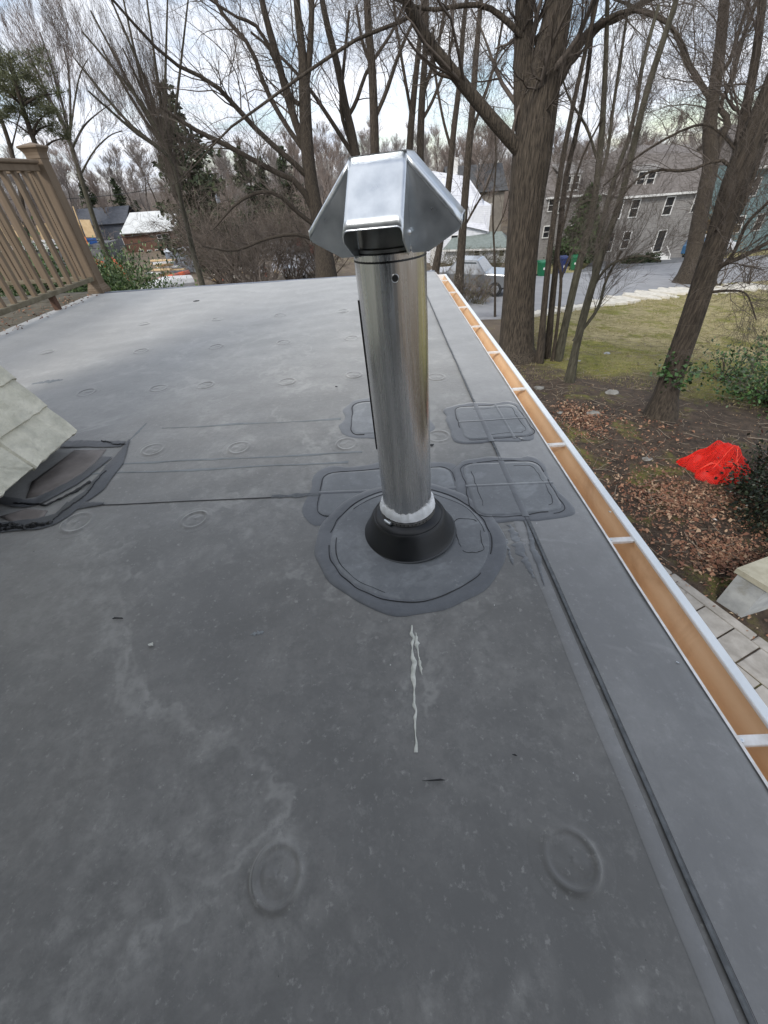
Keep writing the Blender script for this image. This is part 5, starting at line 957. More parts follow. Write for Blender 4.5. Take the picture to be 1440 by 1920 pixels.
for k, (x0, y0_, x1, y1_, d, lb) in enumerate([(158, 491, 196, 497, 50, 'faded orange barrier rail just right of the railing post'), (196, 480, 236, 512, 52, 'crumpled orange barrier slumping beside the green shrub')]):
    a_, b_ = atd(x0, y0_, d), atd(x1, y1_, d); o = thing('barrier_rail', tuple(a_), lb, 'barrier')
    MB().tube([a_, (a_+b_)/2+np.array([0, 0, .12]), b_], [.28, .35, .25], 8).build('rail', M_org, o)
    for q in (a_, b_): MB().tube([q, (q[0], q[1], gz(q[0], q[1]))], .05, 5).build('stake', M_org, o)
# striped boom and covered roll lying past the edge
a_, b_ = atd(262, 537, 32), atd(355, 511, 33); bo = thing('striped_boom', tuple(a_), 'long red and white striped boom lying past the far roof edge', 'boom')
for k in range(9):
    q0, q1 = a_+(b_-a_)*k/9, a_+(b_-a_)*(k+1)/9; MB().tube([q0, q0*.03+q1*.97], .17 if k > 2 else .10, 8).build('segment', (M_org if k % 2 else mat('faded_red', (.4, .13, .1), rough=.7)) if k > 1 else M_ply, bo)
a_, b_ = atd(268, 545, 30), atd(360, 528, 31); MB().tube([a_, (a_+b_)/2+np.array([0, 0, .1]), b_], [.35, .42, .38], 10).build('wrapped_roll', M_pvcw, None, smooth=True, label='white plastic wrapped roll below the striped boom', cat='roll')
# rubble between
g_ = np.random.default_rng(21)
for k in range(26):
    px = g_.uniform(345, 600); d = g_.uniform(44, 58); p = pos_at(px, d); s_ = g_.uniform(.2, .65)
    if k % 3 == 0: s_ *= .6
    n = 8; V = g_.normal(0, 1, (14, 3)); V /= np.linalg.norm(V, axis=1)[:, None]; V *= np.array([s_, s_*.8, s_*.6])
    import bmesh
    bm_ = bmesh.new(); [bm_.verts.new(v) for v in V]; bmesh.ops.convex_hull(bm_, input=bm_.verts); me = bpy.data.meshes.new('rubble'); bm_.to_mesh(me); bm_.free()
    put('rubble_block', me, [M_ply, M_curb, MATS['grey_block'], M_curb][k % 4], None, 'pale rubble block lying on the building site past the roof edge', 'rubble', 'rubble blocks on the building site', loc=(p[0], p[1], p[2]+s_*.3))
for k, (px, d, lb) in enumerate([(378, 47, 'orange traffic cone left of the thicket trunks past the roof edge'), (475, 46, 'orange traffic cone right of the low bare shrub')]):
    p = pos_at(px, d); c_ = thing('traffic_cone', p, lb, 'traffic cone'); MB().lathe([(.25, .04), (.2, .1), (.05, .9), (.0, .92)], n=14).build('cone', M_org, c_, local=True); MB().box((0, 0, .03), (.55, .55, .06)).build('base', M_org, c_, local=True); MB().lathe([(.145, .4), (.115, .55)], n=14).build('band', M_pvcw, c_, local=True)
# worker in a yellow vest, far and small
p = pos_at(417, 47); sk = bpy.data.meshes.new('body'); J = [(0, 0, .95), (0, .0, 1.2), (0, 0, 1.45), (0, 0, 1.56), (0, -.02, 1.68), (-.11, 0, .9), (-.13, -.03, .5), (-.14, .02, .06), (.11, 0, .9), (.13, .05, .5), (.16, .1, .06), (-.2, 0, 1.42), (-.27, -.05, 1.15), (-.24, -.2, .98), (.2, 0, 1.42), (.28, -.04, 1.15), (.24, -.2, 1.0), (-.14, -.12, .03), (.16, -.04, .03)]
Eg = [(0, 1), (1, 2), (2, 3), (3, 4), (0, 5), (5, 6), (6, 7), (0, 8), (8, 9), (9, 10), (2, 11), (11, 12), (12, 13), (2, 14), (14, 15), (15, 16), (7, 17), (10, 18)]
Rr = [.14, .14, .15, .06, .105, .09, .065, .045, .09, .065, .045, .06, .045, .035, .06, .045, .035, .04, .04]
sk.from_pydata(J, Eg, []); wk = thing('person', p, 'person in a yellow high visibility vest on the building site', 'person'); wk.scale = (1.05,)*3
b_ = put('body', sk, mat('dark_work_clothes', (.06, .07, .1), rough=.9), wk); md = b_.modifiers.new('s', 'SKIN'); sk.skin_vertices[0].data[0].use_root = True
for i, r_ in enumerate(Rr): sk.skin_vertices[0].data[i].radius = (r_, r_)
b_.modifiers.new('u', 'SUBSURF').levels = 1
MB().lathe([(.17, .95), (.19, 1.1), (.2, 1.35), (.17, 1.48), (.08, 1.52)], n=14).build('vest', mat('yellow_vest', (.65, .5, .03), rough=.7), wk, smooth=True, local=True); MB().lathe([(.115, 1.7), (.125, 1.72), (.11, 1.8), (.05, 1.84), (0, 1.85)], c=(0, -.02, 0), n=14).build('hard_hat', MATS['yellow_vest'], wk, smooth=True, local=True)
# road signs by the far street
for px, d, h_, lb in ((552, 52, 2.3, 'small red octagonal stop sign far down the street'), (575, 50, 1.7, 'red post sign beside the far street')):
    p = pos_at(px, d); s_ = thing('street_sign', p, lb, 'sign'); MB().tube([(0, 0, 0), (0, 0, h_)], .04, 6).build('post', MATS['dull_clamp'], s_, local=True); t_ = np.radians(np.arange(22.5, 360, 45)); R8 = .38
    V = [(R8*math.cos(a), -.06, h_+R8*math.sin(a)) for a in t_]+[(R8*math.cos(a), -.03, h_+R8*math.sin(a)) for a in t_]; MB().add(V, [tuple(range(8))[::-1], tuple(range(8, 16))]+[(i, 8+i, 8+(i+1) % 8, (i+1) % 8) for i in range(8)]).build('face', mat('sign_red', (.42, .02, .025), rough=.4) if d == 52 else MATS['sign_red'], s_, local=True)
# ------------------------------------------------------------------ vehicles
M_tyre = mat('tyre', (.02, .02, .02), rough=.8); M_rim = mat('wheel_rim', (.4, .41, .42), rough=.3, metal=.8); M_carg = mat('car_glass', (.02, .03, .035), rough=.05); M_lamp = mat('lamp_glass', (.5, .5, .5), rough=.1)
def car(name, label, pos, rz, paint, L=4.4, Wd=1.78, H=1.45, kind='sedan', cat='car'):
    c_ = thing(name, pos, label, cat, None, rz=rz)
    if kind == 'sedan': pr_ = [(-.5, .22), (-.5, .55), (-.47, .62), (-.3, .66), (-.17, 1.0), (.16, 1.0), (.3, .68), (.47, .6), (.5, .45), (.5, .22)]
    elif kind == 'pickup': pr_ = [(-.5, .25), (-.5, .62), (-.26, .66), (-.2, .66), (-.1, 1.0), (.12, 1.0), (.22, .68), (.48, .62), (.5, .4), (.5, .25)]
    else: pr_ = [(-.5, .2), (-.5, .95), (-.47, 1.0), (.2, 1.0), (.33, .66), (.48, .58), (.5, .4), (.5, .2)]
    n = len(pr_); V = []; 
    for s_, tw in ((-1, 1), (1, 1)):
        for x_, z_ in pr_: V.append((x_*L, s_*Wd/2*(1.0 if z_ < .7 else .82), z_*H))
    F = [tuple(range(n))[::-1], tuple(range(n, 2*n))]+[(i, (i+1) % n, n+(i+1) % n, n+i) for i in range(n)]
    b_ = MB().add(V, F).build('body', paint, c_, local=True); bv = b_.modifiers.new('b', 'BEVEL'); bv.width = .06; bv.segments = 2
    x0 = -.155 if kind != 'pickup' else -.09; x1 = .15 if kind == 'sedan' else (.11 if kind == 'pickup' else .19); xb = -.26 if kind == 'sedan' else (-.14 if kind == 'pickup' else -.44)
    for s_ in (-1, 1):
        y0_ = s_*(Wd/2*.93+.015); y1_ = s_*(Wd/2*.84+.012); q = [(xb*L, y0_, .69*H), ((x1+.09)*L, y0_, .69*H), (x1*L, y1_, .95*H), (x0*L if kind != 'van' else xb*L, y1_, .95*H)]
        MB().add(q, [(0, 1, 2, 3)]).build('side_glass', M_carg, c_, local=True)
    if kind == 'sedan': sl_ = [((.17, 1.0), (.3, .68)), ((-.175, .985), (-.3, .665))]
    elif kind == 'pickup': sl_ = [((.125, .99), (.218, .69))]
    else: sl_ = [((.205, .99), (.328, .67))]
    for a_, b2 in sl_:
        s = 1 if a_[0] > 0 else -1; MB().add([(a_[0]*L+.02*s, -Wd*.38, a_[1]*H-.03), (a_[0]*L+.02*s, Wd*.38, a_[1]*H-.03), (b2[0]*L+.03*s, Wd*.42, b2[1]*H+.04), (b2[0]*L+.03*s, -Wd*.42, b2[1]*H+.04)], [(0, 1, 2, 3)]).build('windscreen', M_carg, c_, local=True)
    for x_ in (-.32, .32):
        for s_ in (-1, 1):
            y_ = s_*(Wd/2-.08); w1 = MB().tube([(x_*L, y_-.1, .32), (x_*L, y_-.09, .32), (x_*L, y_+.09, .32), (x_*L, y_+.1, .32)], [.28, .32, .32, .28], 20).build('wheel', M_tyre, c_, local=True, smooth=True); MB().tube([(x_*L, y_+s_*.09, .32), (x_*L, y_+s_*.115, .32)], [.2, .17], 14).build('rim', M_rim, w1, local=True)
    for s_ in (-1, 1): MB().box((.497*L, s_*Wd*.36, .5*H), (.05, .34, .14), bev=.02).build('headlight', M_lamp, c_, local=True); MB().box((-.497*L, s_*Wd*.38, .52*H), (.05, .25, .16), bev=.02).build('tail_light', MATS['sign_red'], c_, local=True)
    return c_
def paint(n, c, **kw): return mat(n, c, rough=.25, coat=.6, **kw)
P_w = paint('white_car_paint', (.65, .66, .68)); P_s = paint('silver_car_paint', (.24, .25, .26), metal=.4); P_b = paint('blue_car_paint', (.03, .1, .2)); P_d = paint('dark_car_paint', (.05, .055, .06))
car('parked_car', 'blue car parked beside the grey shingled house steps', (28.3, 41.6, -6.3), 2.4, P_b)
car('parked_car', 'white car just behind the blue one by the grey house', (30.5, 42.6, -6.45), .3, P_w, kind='van', H=1.6)
q = atg(512, 492); car('parked_car', 'white car parked on the far street beyond the thicket', (q[0], q[1], float(q[2])+.08), .25, P_w, H=1.35)
q = atg(535, 488); car('parked_car', 'silver car parked nose to tail behind the white one', (q[0]+.8, q[1]+2.5, float(q[2])+.08), .25, P_s)
q = atg(572, 520); car('parked_pickup', 'white pickup truck with dark rear parked left of the cap', (q[0], q[1], float(q[2])+.08), 1.3, P_w, kind='pickup', L=5.2, H=1.7, cat='truck')
q = atg(880, 560); car('parked_pickup', 'silver pickup hidden behind brush at the kerb beside the gutter', (q[0]+.2, q[1]+1.2, float(q[2])+.05), 2.7, P_s, kind='pickup', L=4.6, Wd=1.7, H=1.5, cat='truck')
# ------------------------------------------------------------------ wheelie bins
def binn(pos, col, label, rz, h_=1.1):
    b_ = thing('wheelie_bin', pos, label, 'bin', 'wheelie bins across the street', rz=rz); b_.scale = (.82, .82, .82); w0, w1 = .22, .31
    V = [(-w0, -w0*1.1, .08), (w0, -w0*1.1, .08), (w0, w0*1.1, .08), (-w0, w0*1.1, .08), (-w1, -w1*1.15, h_-.1), (w1, -w1*1.15, h_-.1), (w1, w1*1.15, h_-.1), (-w1, w1*1.15, h_-.1)]
    MB().add(V, [(3, 2, 1, 0), (4, 5, 6, 7)]+[(i, (i+1) % 4, 4+(i+1) % 4, 4+i) for i in range(4)]).build('body', col, b_, local=True)
    MB().add([(-.34, -.4, h_-.1), (.34, -.4, h_-.1), (.34, .4, h_-.1), (-.34, .4, h_-.1), (-.3, -.34, h_-.02), (.3, -.34, h_-.02), (.32, .38, h_+.03), (-.32, .38, h_+.03)], [(3, 2, 1, 0), (4, 5, 6, 7)]+[(i, (i+1) % 4, 4+(i+1) % 4, 4+i) for i in range(4)]).build('lid', col, b_, local=True)
    MB().tube([(-.25, .44, h_-.08), (.25, .44, h_-.08)], .02, 6).build('handle', col, b_, local=True); MB().box((0, -.355, .62), (.22, .01, .16), rx=-.08).build('sticker', M_trim, b_, local=True)
    for s_ in (-1, 1): MB().tube([(s_*.22, .24, .1), (s_*.28, .24, .1)], .1, 12).build('wheel', M_tyre, b_, local=True)
M_gb = mat('green_bin_plastic', (.01, .14, .06), rough=.45); M_bb = mat('blue_bin_plastic', (.012, .025, .1), rough=.45)
q = atg(1014, 519); binn(tuple(q), M_gb, 'green wheelie bin nearest the thick furrowed trunk', .2); q = atg(1052, 514); binn(tuple(q), M_bb, 'dark blue wheelie bin between the two green ones', .1, 1.3); q = atg(1074, 507); binn(tuple(q), M_gb, 'green wheelie bin beside the driveway, right of the blue one', -.1, 1.2)
# ------------------------------------------------------------------ patio, pier, rocks, net, leaves
M_pav = mat('grey_buff_paver', (.25, .235, .21), (.36, .34, .31), scale=6, rough=.85, bump=.5, bscale=25, dist=.006, coord='World', c3=(.18, .165, .145), s3=3, r3=(.5, .75))
pt = thing('patio', (3.3, 1.5, -2.86), None, None); pt['kind'] = 'structure'
o1 = np.array([3.45, 2.32]); e1 = np.array([.392, -.92]); e1 /= np.linalg.norm(e1); e2 = np.array([-e1[1]*-1, 0]); e2 = np.array([-.955, -.297])   # e1 along the edge towards the viewer, e2 away from the lawn
e2 = np.array([e1[1], -e1[0]]); 
MB().add([(*(o1+e1*-1.6+e2*-.02), -2.862), (*(o1+e1*6-e2*.0), -2.862), (*(o1+e1*6+e2*5), -2.862), (*(o1+e1*-1.6+e2*5), -2.862)], [(0, 3, 2, 1)]).build('mortar_bed', mat('dark_mortar', (.06, .052, .045), rough=.95), pt)
g_ = np.random.default_rng(31)
u = 0.0; col_w = [.12, .36, .24, .36, .24, .36, .24, .36, .3, .36, .3]; wpos = 0
for ci, cw in enumerate(col_w):
    v = -1.5+g_.uniform(-.3, 0)
    while v < 4.6:
        L_ = g_.choice([.24, .3, .36, .45]) if ci else .9
        a_, b_ = v+.006, v+L_-.006; w0, w1 = wpos+.006, wpos+cw-.006
        P = [o1+e1*s+e2*t_ for s, t_ in ((a_, w0), (b_, w0), (b_, w1), (a_, w1))]
        P = [p_+g_.normal(0, .0015, 2) for p_ in P]; zt = -2.835+g_.normal(0, .003)
        c_ = np.mean(P, 0); V = [(*p_, -2.87) for p_ in P]+[(*p_, zt-.008) for p_ in P]+[(*(p_+(c_-p_)*.03), zt) for p_ in P]
        MB().add(V, [(8, 9, 10, 11)]+[(i, (i+1) % 4, 4+(i+1) % 4, 4+i) for i in range(4)]+[(4+i, 4+(i+1) % 4, 8+(i+1) % 4, 8+i) for i in range(4)]).build('paver', M_pav, pt); v += L_
    wpos += cw
M_conc = mat('stained_concrete', (.26, .27, .27), (.4, .41, .4), scale=5, rough=.9, bump=.4, bscale=40, dist=.004, coord='World', c3=(.2, .19, .15), s3=3.5, r3=(.5, .75)); M_cap = mat('tan_cap_stone', (.3, .28, .21), (.38, .36, .28), scale=12, rough=.85, bump=.3, bscale=60, dist=.002)
pier = thing('stone_wall_end', (3.5, 2.4, -2.86), 'concrete garden wall end with tan cap stone at the patio corner', 'wall')
Bp = np.array([(3.43, 2.5), (3.545, 2.285), (5.3, 2.75), (5.15, 3.05)]); MB().prism(Bp, -2.95, -2.40).build('wall', M_conc, pier)
Bc = np.array([(3.395, 2.52), (3.535, 2.24), (5.35, 2.70), (5.2, 3.1)]); MB().prism(Bc, -2.40, -2.34).build('cap_stone', M_cap, pier)
M_rock = mat('grey_field_stone', (.15, .145, .13), (.26, .255, .235), scale=9, rough=.9, bump=.6, bscale=20, dist=.01)
def rock(px, py, s, label, m=M_rock, seed=0, fl=.5):
    g_ = np.random.default_rng(seed); V = g_.normal(0, 1, (26, 3)); V /= np.linalg.norm(V, axis=1)[:, None]; V *= np.array([s, s*.75, s*fl])*g_.uniform(.85, 1.1, (26, 1)); bm_ = bmesh.new(); [bm_.verts.new(v) for v in V]; bmesh.ops.convex_hull(bm_, input=bm_.verts); me = bpy.data.meshes.new('rock'); bm_.to_mesh(me); bm_.free()
    q = atg(px, py); put('rock', me, m, None, label, 'rock', loc=(q[0], q[1], q[2]+s*fl*.3)); return q
rock(1147, 740, .16, 'rounded grey rock lying on bare soil between the trees', seed=1); rock(1010, 729, .13, 'flat pale rock on the soil near the thick trunk foot', seed=2, fl=.35); rock(1112, 776, .14, 'brownish half buried rock beside the near leaf patch', seed=3, fl=.3); rock(1138, 663, .1, 'small whitish stone at the lawn edge', M_conc, 4, .3)
rock(1086, 678, .08, 'tiny pale stone at the foot of the leaning sapling', M_conc, 5, .4); rock(1213, 862, .09, 'small flat stone on the soil left of the red netting', seed=6, fl=.25); rock(1342, 975, .05, 'little white stone among leaves below the netting', M_trim, 7, .4); rock(1050, 774, .07, 'small pale stone just past the gutter edge', seed=8, fl=.3)
# tree roots
g_ = np.random.default_rng(17)
def litter_zone(n, cents, seed, s=.05):
    g_ = np.random.default_rng(seed); out = []
    for (px, py, sx, sy, k) in cents:
        q = atg(px, py); out.append(np.c_[q[0]+g_.normal(0, sx, k), q[1]+g_.normal(0, sy, k)])
    P = np.concatenate(out); z = gz(P[:, 0], P[:, 1])+g_.uniform(.005, .03, len(P)); return np.c_[P, z]
c = litter_zone(0, [(1085, 783, .22, .35, 1100), (1135, 800, .45, .3, 500), (1330, 925, .5, .25, 1700), (1280, 945, .35, .22, 900), (1225, 925, .45, .25, 500), (1380, 1050, .25, .2, 900), (1340, 1040, .25, .18, 700), (1420, 990, .3, .3, 300), (1180, 850, .9, .9, 1200), (1250, 1000, .8, .7, 1200), (1000, 640, .3, 1.2, 150)], 3)
c = c[~((c[:, 0] < 3.3) & (c[:, 1] < 2.6))]
V, F = leafmesh(c, .024+.045*np.random.default_rng(2).random(len(c))**1.5, g_, lift=.45, asp=.6); put('fallen_leaves', mesh_np('fallen_leaves', V, F), M_leaf, kind='stuff', label='drifts of copper brown fallen leaves on the bare soil', cat='leaves')
n = 9000; P = np.stack([g_.uniform(.9, 9, n), g_.uniform(1, 15, n)], 1); P = P[((P[:, 0]-3.2)*.92+(P[:, 1]-2.6)*.39 > .1) | (P[:, 1] > 3.3)]; c = np.c_[P, gz(P[:, 0], P[:, 1])+.012]
V, F = leafmesh(c, g_.uniform(.015, .05, len(c)), g_, lift=.3, asp=.4); put('soil_litter', mesh_np('soil_litter', V, F), mat('pale_litter', (.3, .22, .14), rough=.9, island=[(.25, .17, .1), (.12, .07, .045), (.42, .33, .22), (.09, .06, .04), (.2, .12, .07)]), kind='stuff', label='bits of pale bark and leaf strewn over dark soil', cat='litter')
# fallen twigs
n = 900; x = g_.uniform(1.5, 9, n); y = g_.uniform(3.2, 13, n); a = g_.uniform(0, 6.28, n); L_ = g_.uniform(.08, .4, n); k = 4; tt = np.linspace(-.5, .5, k)
P = np.zeros((n, k, 3)); P[..., 0] = x[:, None]+np.cos(a)[:, None]*L_[:, None]*tt+g_.normal(0, .012, (n, k)); P[..., 1] = y[:, None]+np.sin(a)[:, None]*L_[:, None]*tt+g_.normal(0, .012, (n, k)); P[..., 2] = gz(P[..., 0], P[..., 1])+.025
V, F = tubes(P, np.full((n, k), .004), 3); put('fallen_twigs', mesh_np('fallen_twigs', V, [F], True), mat('weathered_twig', (.2, .16, .12), (.3, .25, .19), scale=3), kind='stuff', label='broken twigs lying on the soil and moss', cat='twigs')
# short tufted grass over the lawn
n = 60000; r_ = g_.uniform(9.5, 30, n)**1.0; az = g_.uniform(.34, .95, n); x = r_*np.sin(az); y = r_*np.cos(az); kz = np.array([(math.degrees(math.atan2(a_[0], a_[1])), math.hypot(a_[0], a_[1])) for a_ in A]); kmax = np.interp(np.degrees(az), kz[:, 0], kz[:, 1]); k = (r_ < kmax-.8) & (np.sin(x*1.3+2*np.sin(y*.9))*np.sin(y*1.1+x*.5) > -.5); x, y = x[k], y[k]; n = len(x)
c = np.c_[x, y, gz(x, y)]; V, F = blades(c, g_.uniform(.03, .075, n)*(.6+c[:, 1]/25), g_, L=1, Wd=.07, axis=np.array([0, 0, .9])); put('lawn_grass', mesh_np('lawn_grass', V, [F]), mat('straw_grass', (.3, .26, .12), rough=.9, island=[(.28, .24, .11), (.22, .2, .07), (.33, .28, .15), (.12, .14, .03)]), kind='stuff', label='thin straw coloured winter lawn with mossy patches', cat='grass')
# crumpled orange-red netting
g_ = np.random.default_rng(8); q = atg(1338, 885); net = thing('netting_heap', (q[0], q[1], q[2]), 'crumpled bright red orange plastic netting heaped on the soil', 'netting')
M_net = mat('fluorescent_red_net', (.72, .012, .008), (.86, .03, .012), scale=20, rough=.45)
hN = 64; gx = np.linspace(-.62, .62, hN); GX, GY = np.meshgrid(gx, gx, indexing='ij'); g_ = np.random.default_rng(18)
def netsurf(GX, GY, sc=1.0, ph=0.0):
    cs_, sn = math.cos(.6), math.sin(.6); X, Y = GX*cs_-GY*sn, GX*sn+GY*cs_; th_ = np.arctan2(Y, X); R2 = np.hypot(X/1.0, Y/.85); edge = .42*(1+.13*np.sin(3*th_+1+ph)+.09*np.sin(5*th_+2)+.05*np.sin(11*th_))+.16*np.exp(-((th_+.95)/.3)**2)
    q = np.clip(R2/edge, 0, 1); env = (1-q**1.9)**.75; pk = .9+.28*np.exp(-((X+.08)**2+(Y-.05)**2)/.03)
    f = 0
    for k in range(9): a = k*.73+ph; fr = 9+4*k; f = f+np.sin(fr*(X*math.cos(a)+Y*math.sin(a))+2*np.sin(7*(Y*math.cos(a)-X*math.sin(a))+k))/(1.6+.55*k)
    Z = env*(.38*pk*sc+.062*f); s_ = np.where(q >= 1, edge/np.maximum(R2, 1e-6), 1.0); return np.stack([X*s_, Y*s_, np.maximum(Z, .004)], -1), q
for layer, sc_ in ((0, 1.0), (1, .9)):
    P, q_ = netsurf(GX, GY, sc_, layer*.8); P = P+g_.normal(0, .003, P.shape)
    V1, F1 = tubes(P.copy(), np.full((hN, hN), .0042), 3); V2, F2 = tubes(np.transpose(P, (1, 0, 2)).copy(), np.full((hN, hN), .0042), 3)
    put('net_mesh', mesh_np('net_mesh', np.concatenate([V1, V2]), [F1, F2+len(V1)], True), M_net, net, kind='stuff')
P, q_ = netsurf(GX, GY, .82, .3); i, j = np.meshgrid(np.arange(hN-1), np.arange(hN-1), indexing='ij'); put('inner_fold', mesh_np('inner_fold', P.reshape(-1, 3), [gridF(hN, hN, i, j)], True), mat('deep_red_fold', (.32, .008, .005), (.55, .02, .01), scale=14, rough=.6, bump=.8, bscale=30, dist=.02), net)
M_cord = mat('pinkish_cord', (.85, .09, .05), rough=.5)
for k in range(7):
    a = g_.uniform(0, 6.28); b2 = a+g_.uniform(1.5, 4); tt = np.linspace(0, 1, 9); X = .36*math.cos(a)*(1-tt)+.30*math.cos(b2)*tt; Y = .36*math.sin(a)*(1-tt)+.30*math.sin(b2)*tt; P_, _ = netsurf(X, Y); P_[:, 2] += .012; MB().tube(P_, .0038, 5).build('edge_cord', M_cord, net, smooth=True, local=True)
# ------------------------------------------------------------------ evergreen shrubs
def leafy(name, label, cat, pos, dims, n, m, size, seed, stems=10, asp=.2, shell=.55, group=None, droop=-.1, stemm=None):
    g_ = np.random.default_rng(seed); r_ = thing(name, pos, label, cat, group); nc = max(14, n//90); d = g_.normal(size=(nc, 3)); d[:, 2] = np.abs(d[:, 2])*1.1-.15; d /= np.linalg.norm(d, axis=1)[:, None]; rad_ = shell+(1-shell)*g_.random(nc)
    cc_ = d*rad_[:, None]*np.array(dims)+np.array([0, 0, dims[2]*.12]); idx = g_.integers(nc, size=n); cs_ = min(dims)*.26; P = cc_[idx]+g_.normal(0, 1, (n, 3))*cs_*np.array([1, 1, .7]); P[:, 2] = np.maximum(P[:, 2], .02)
    ax_ = d[idx]; V, F = blades(P, np.full(n, size), g_, L=1, Wd=asp, droop=droop, axis=ax_); put('leaves', mesh_np('leaves', V, [F]), m, r_, kind='stuff')
    P_ = []; 
    for k in range(min(nc, stems*3)): P_.append(resample([np.array([g_.normal(0, .05), g_.normal(0, .05), -.1]), cc_[k]*np.array([.4, .4, .55]), cc_[k]], 7))
    P_ = np.array(P_); V, F = tubes(P_, np.linspace(.02, .005, 7)[None]*np.ones((len(P_), 1))*min(1.5, dims[2]), 4); put('stems', mesh_np('stems', V, [F], True), stemm or M_bark2, r_, kind='stuff'); return r_
M_rho = mat('rhododendron_leaf', (.06, .1, .03), rough=.45, island=[(.035, .07, .022), (.07, .12, .035), (.12, .17, .06), (.16, .2, .09), (.05, .085, .03)])
M_yew = mat('dark_shrub_leaf', (.012, .018, .01), rough=.4, island=[(.008, .013, .008), (.02, .03, .015), (.035, .045, .025), (.006, .01, .006), (.012, .02, .01)])
M_holly = mat('holly_leaf', (.03, .07, .02), rough=.4, island=[(.02, .05, .015), (.05, .11, .03), (.08, .16, .05), (.03, .06, .02)])
for i, (px, d, dims, top, lb) in enumerate([(212, 9.5, (.95, .8, 1.5), 474, 'glossy rhododendron just right of the brown corner post'), (110, 10.5, (1.0, .9, 1.4), 492, 'rhododendron seen low between the last balusters'), (35, 9.5, (1.1, .9, 1.5), 462, 'large rhododendron behind the left balusters'), (160, 12, (1.1, .8, 1.3), 505, 'rhododendron half hidden behind the corner post')]):
    p = atd(px, top, d); leafy('rhododendron', lb, 'shrub', (p[0], p[1], float(p[2])-dims[2]*1.15), dims, 12000, M_rho, .062, 400+i, asp=.2, shell=.75)
    MB().tube([(p[0], p[1], gz(p[0], p[1])-.1), (p[0], p[1], p[2]-dims[2]*.9)], [.07, .05], 7).build('stem', M_bark2, bpy.data.objects[[o.name for o in COL.objects if o.name.startswith('rhododendron')][-1]])
q = atg(1432, 968); leafy('dark_shrub', 'nearly black dense evergreen bush at the right edge above the wall', 'shrub', (q[0]+.30, q[1]+.05, q[2]), (.62, .6, 1.0), 9000, M_yew, .05, 411, asp=.28, shell=.7)
q = atg(1425, 770); leafy('holly_shrub', 'loose green holly shrub behind the dark bush', 'shrub', (q[0]+.35, q[1]+.3, q[2]), (.9, .8, 1.3), 1900, M_holly, .075, 412, asp=.3, shell=.2, stems=14)
q = atg(1350, 720); leafy('holly_shrub', 'sparse sprigs of green holly right of the leaning tree', 'shrub', (q[0]+.2, q[1]+.2, q[2]), (.9, .7, .9), 620, M_holly, .075, 413, asp=.3, shell=.1, stems=14)
for k, (px, py, d_, n_) in enumerate(((1262, 690, 8.35, 150), (1285, 712, 8.3, 90))):
    c = atd(px, py, d_); g_ = np.random.default_rng(430+k); P = c+g_.normal(0, 1, (n_, 3))*np.array([.13, .06, .13]); V, F = blades(P, np.full(n_, .075), g_, Wd=.38, droop=.3); put('ivy_tuft', mesh_np('ivy_tuft', V, [F]), M_holly, None, ['upper ivy tuft clinging to the leaning trunk', 'lower ivy tuft on the shaded side of the leaning trunk'][k], 'ivy', 'ivy tufts on the leaning trunk', kind='stuff')
# brush hedge along the street by the garage, brush over the pickup
M_brush = mat('dry_olive_brush', (.09, .085, .045), (.15, .13, .08), scale=2, rough=.95)
for i, (px, py, h_, n_, lb) in enumerate([(835, 520, 2.0, 26, 'dry olive brush below the white column'), (865, 515, 2.0, 26, 'dry brush in front of the garage, left clump'), (898, 512, 2.0, 26, 'dry brush in front of the garage, middle clump'), (930, 512, 1.9, 26, 'dry brush in front of the garage beside the thick trunk'), (868, 572, 1.7, 22, 'dark brush covering the silver pickup, left clump'), (895, 572, 1.3, 16, 'dark brush covering the silver pickup, right clump'), (838, 560, 1.8, 16, 'tangled brush by the far end of the gutter')]):
    q = atg(px, py); r_ = thing('brush_clump', (q[0], q[1], float(q[2])), lb, 'shrub', 'dry brush along the street'); sm_, tm_ = shrub_mesh(h_, n_, 600+i, per=9, per2=5, thick=.02, spread=.6, rmin=.005); put('stems', sm_, M_brush, r_, kind='stuff'); put('twigs', tm_, M_brush if i < 4 else M_tangle, r_, kind='stuff')
for i, (px, py, h_, lb) in enumerate([(1175, 494, .5, 'low clipped shrub left of the grey house window'), (1205, 492, .55, 'low dark shrub beside the grey house steps'), (1048, 495, 1.1, 'dark rounded shrub behind the blue bin')]):
    q = atg(px, py); leafy('clipped_shrub', lb, 'shrub', (q[0], q[1]-.8, float(q[2])), (h_*1.8, h_, h_*1.2), 1400, M_spruce, .16, 640+i, asp=.3)
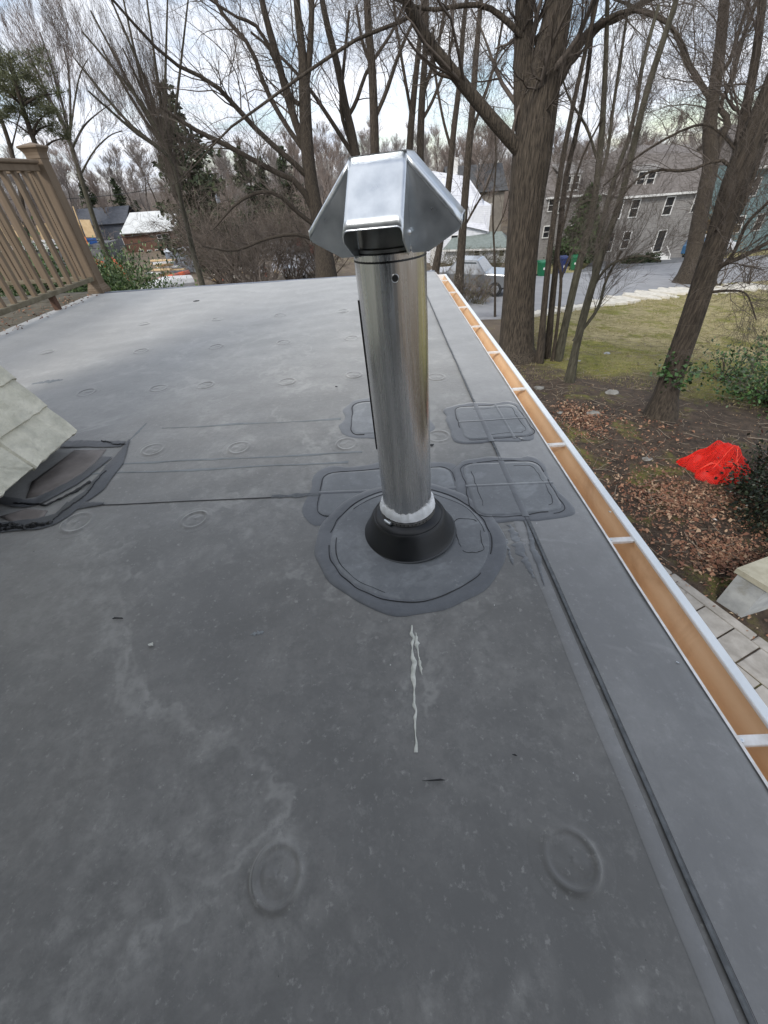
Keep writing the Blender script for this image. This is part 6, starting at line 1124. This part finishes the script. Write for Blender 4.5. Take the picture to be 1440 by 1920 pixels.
q = atg(1325, 470); leafy('clipped_shrub', 'big tawny rounded shrub right of the grey house', 'shrub', (q[0]-1.0, q[1]-1.5, float(q[2])), (2.4, 1.8, 3.6), 6000, mat('tawny_shrub_leaf', (.2, .15, .08), rough=.9, island=[(.22, .16, .09), (.14, .1, .055)]), .18, 650, asp=.2)
for i, (px, py, h_, lb) in enumerate([(1310, 545, 1.6, 'small bare shrub among the pale kerb stones'), (1345, 540, 1.9, 'bare multi stemmed shrub right of the kerb tree'), (1400, 538, 1.8, 'bare arching shrub at the right kerb')]):
    q = atg(px, py); r_ = thing('bare_shrub', (q[0], q[1], float(q[2])), lb, 'shrub', 'small bare shrubs by the kerb'); sm_, tm_ = shrub_mesh(h_, 9, 660+i, per=5, per2=4, thick=.03, spread=.45, rmin=.006); put('stems', sm_, M_twig, r_, kind='stuff'); put('twigs', tm_, M_twig, r_, kind='stuff')
# overhead wires and their poles at the left
M_wire = mat('black_wire', (.02, .02, .02), rough=.5)
poles = []
for px, d, lb in ((410, 60, 'utility pole rising behind the thickets'), (-120, 64, 'utility pole outside the left edge')):
    p = pos_at(px, d); u_ = thing('utility_pole', p, lb, 'pole'); MB().tube([(0, 0, -.3), (0, 0, 9.3)], [.16, .11], 9).build('shaft', M_bark2, u_, local=True); MB().box((0, 0, 8.8), (2.2, .12, .12)).build('crossarm', M_bark2, u_, local=True); MB().lathe([(.2, 6.2), (.22, 6.3), (.22, 7.0), (.2, 7.1), (0, 7.1)], c=(.35, -.1, 0), n=12).build('transformer', MATS['grey_plastic_cabin'], u_, local=True); poles.append(np.array(p))
for k, (z_, lb) in enumerate([(4.4, 'lowest of the black cables sagging before the white roofed barn'), (5.1, 'middle black cable sagging before the white roofed barn'), (8.7, 'top black cable strung between the utility poles')]):
    a_, b_ = poles[0]+np.array([0, 0, z_]), poles[1]+np.array([0, 0, z_]); t_ = np.linspace(0, 1, 24)[:, None]; P_ = a_+(b_-a_)*t_; P_[:, 2] -= 1.1*(1-(2*t_[:, 0]-1)**2); MB().tube(P_, .028, 5).build('cable', M_wire, None, smooth=True, label=lb, cat='cable')
for o in COL.objects:
    if o.name.startswith(('branches', 'foliage', 'crown', 'twigs')): o['kind'] = 'stuff'
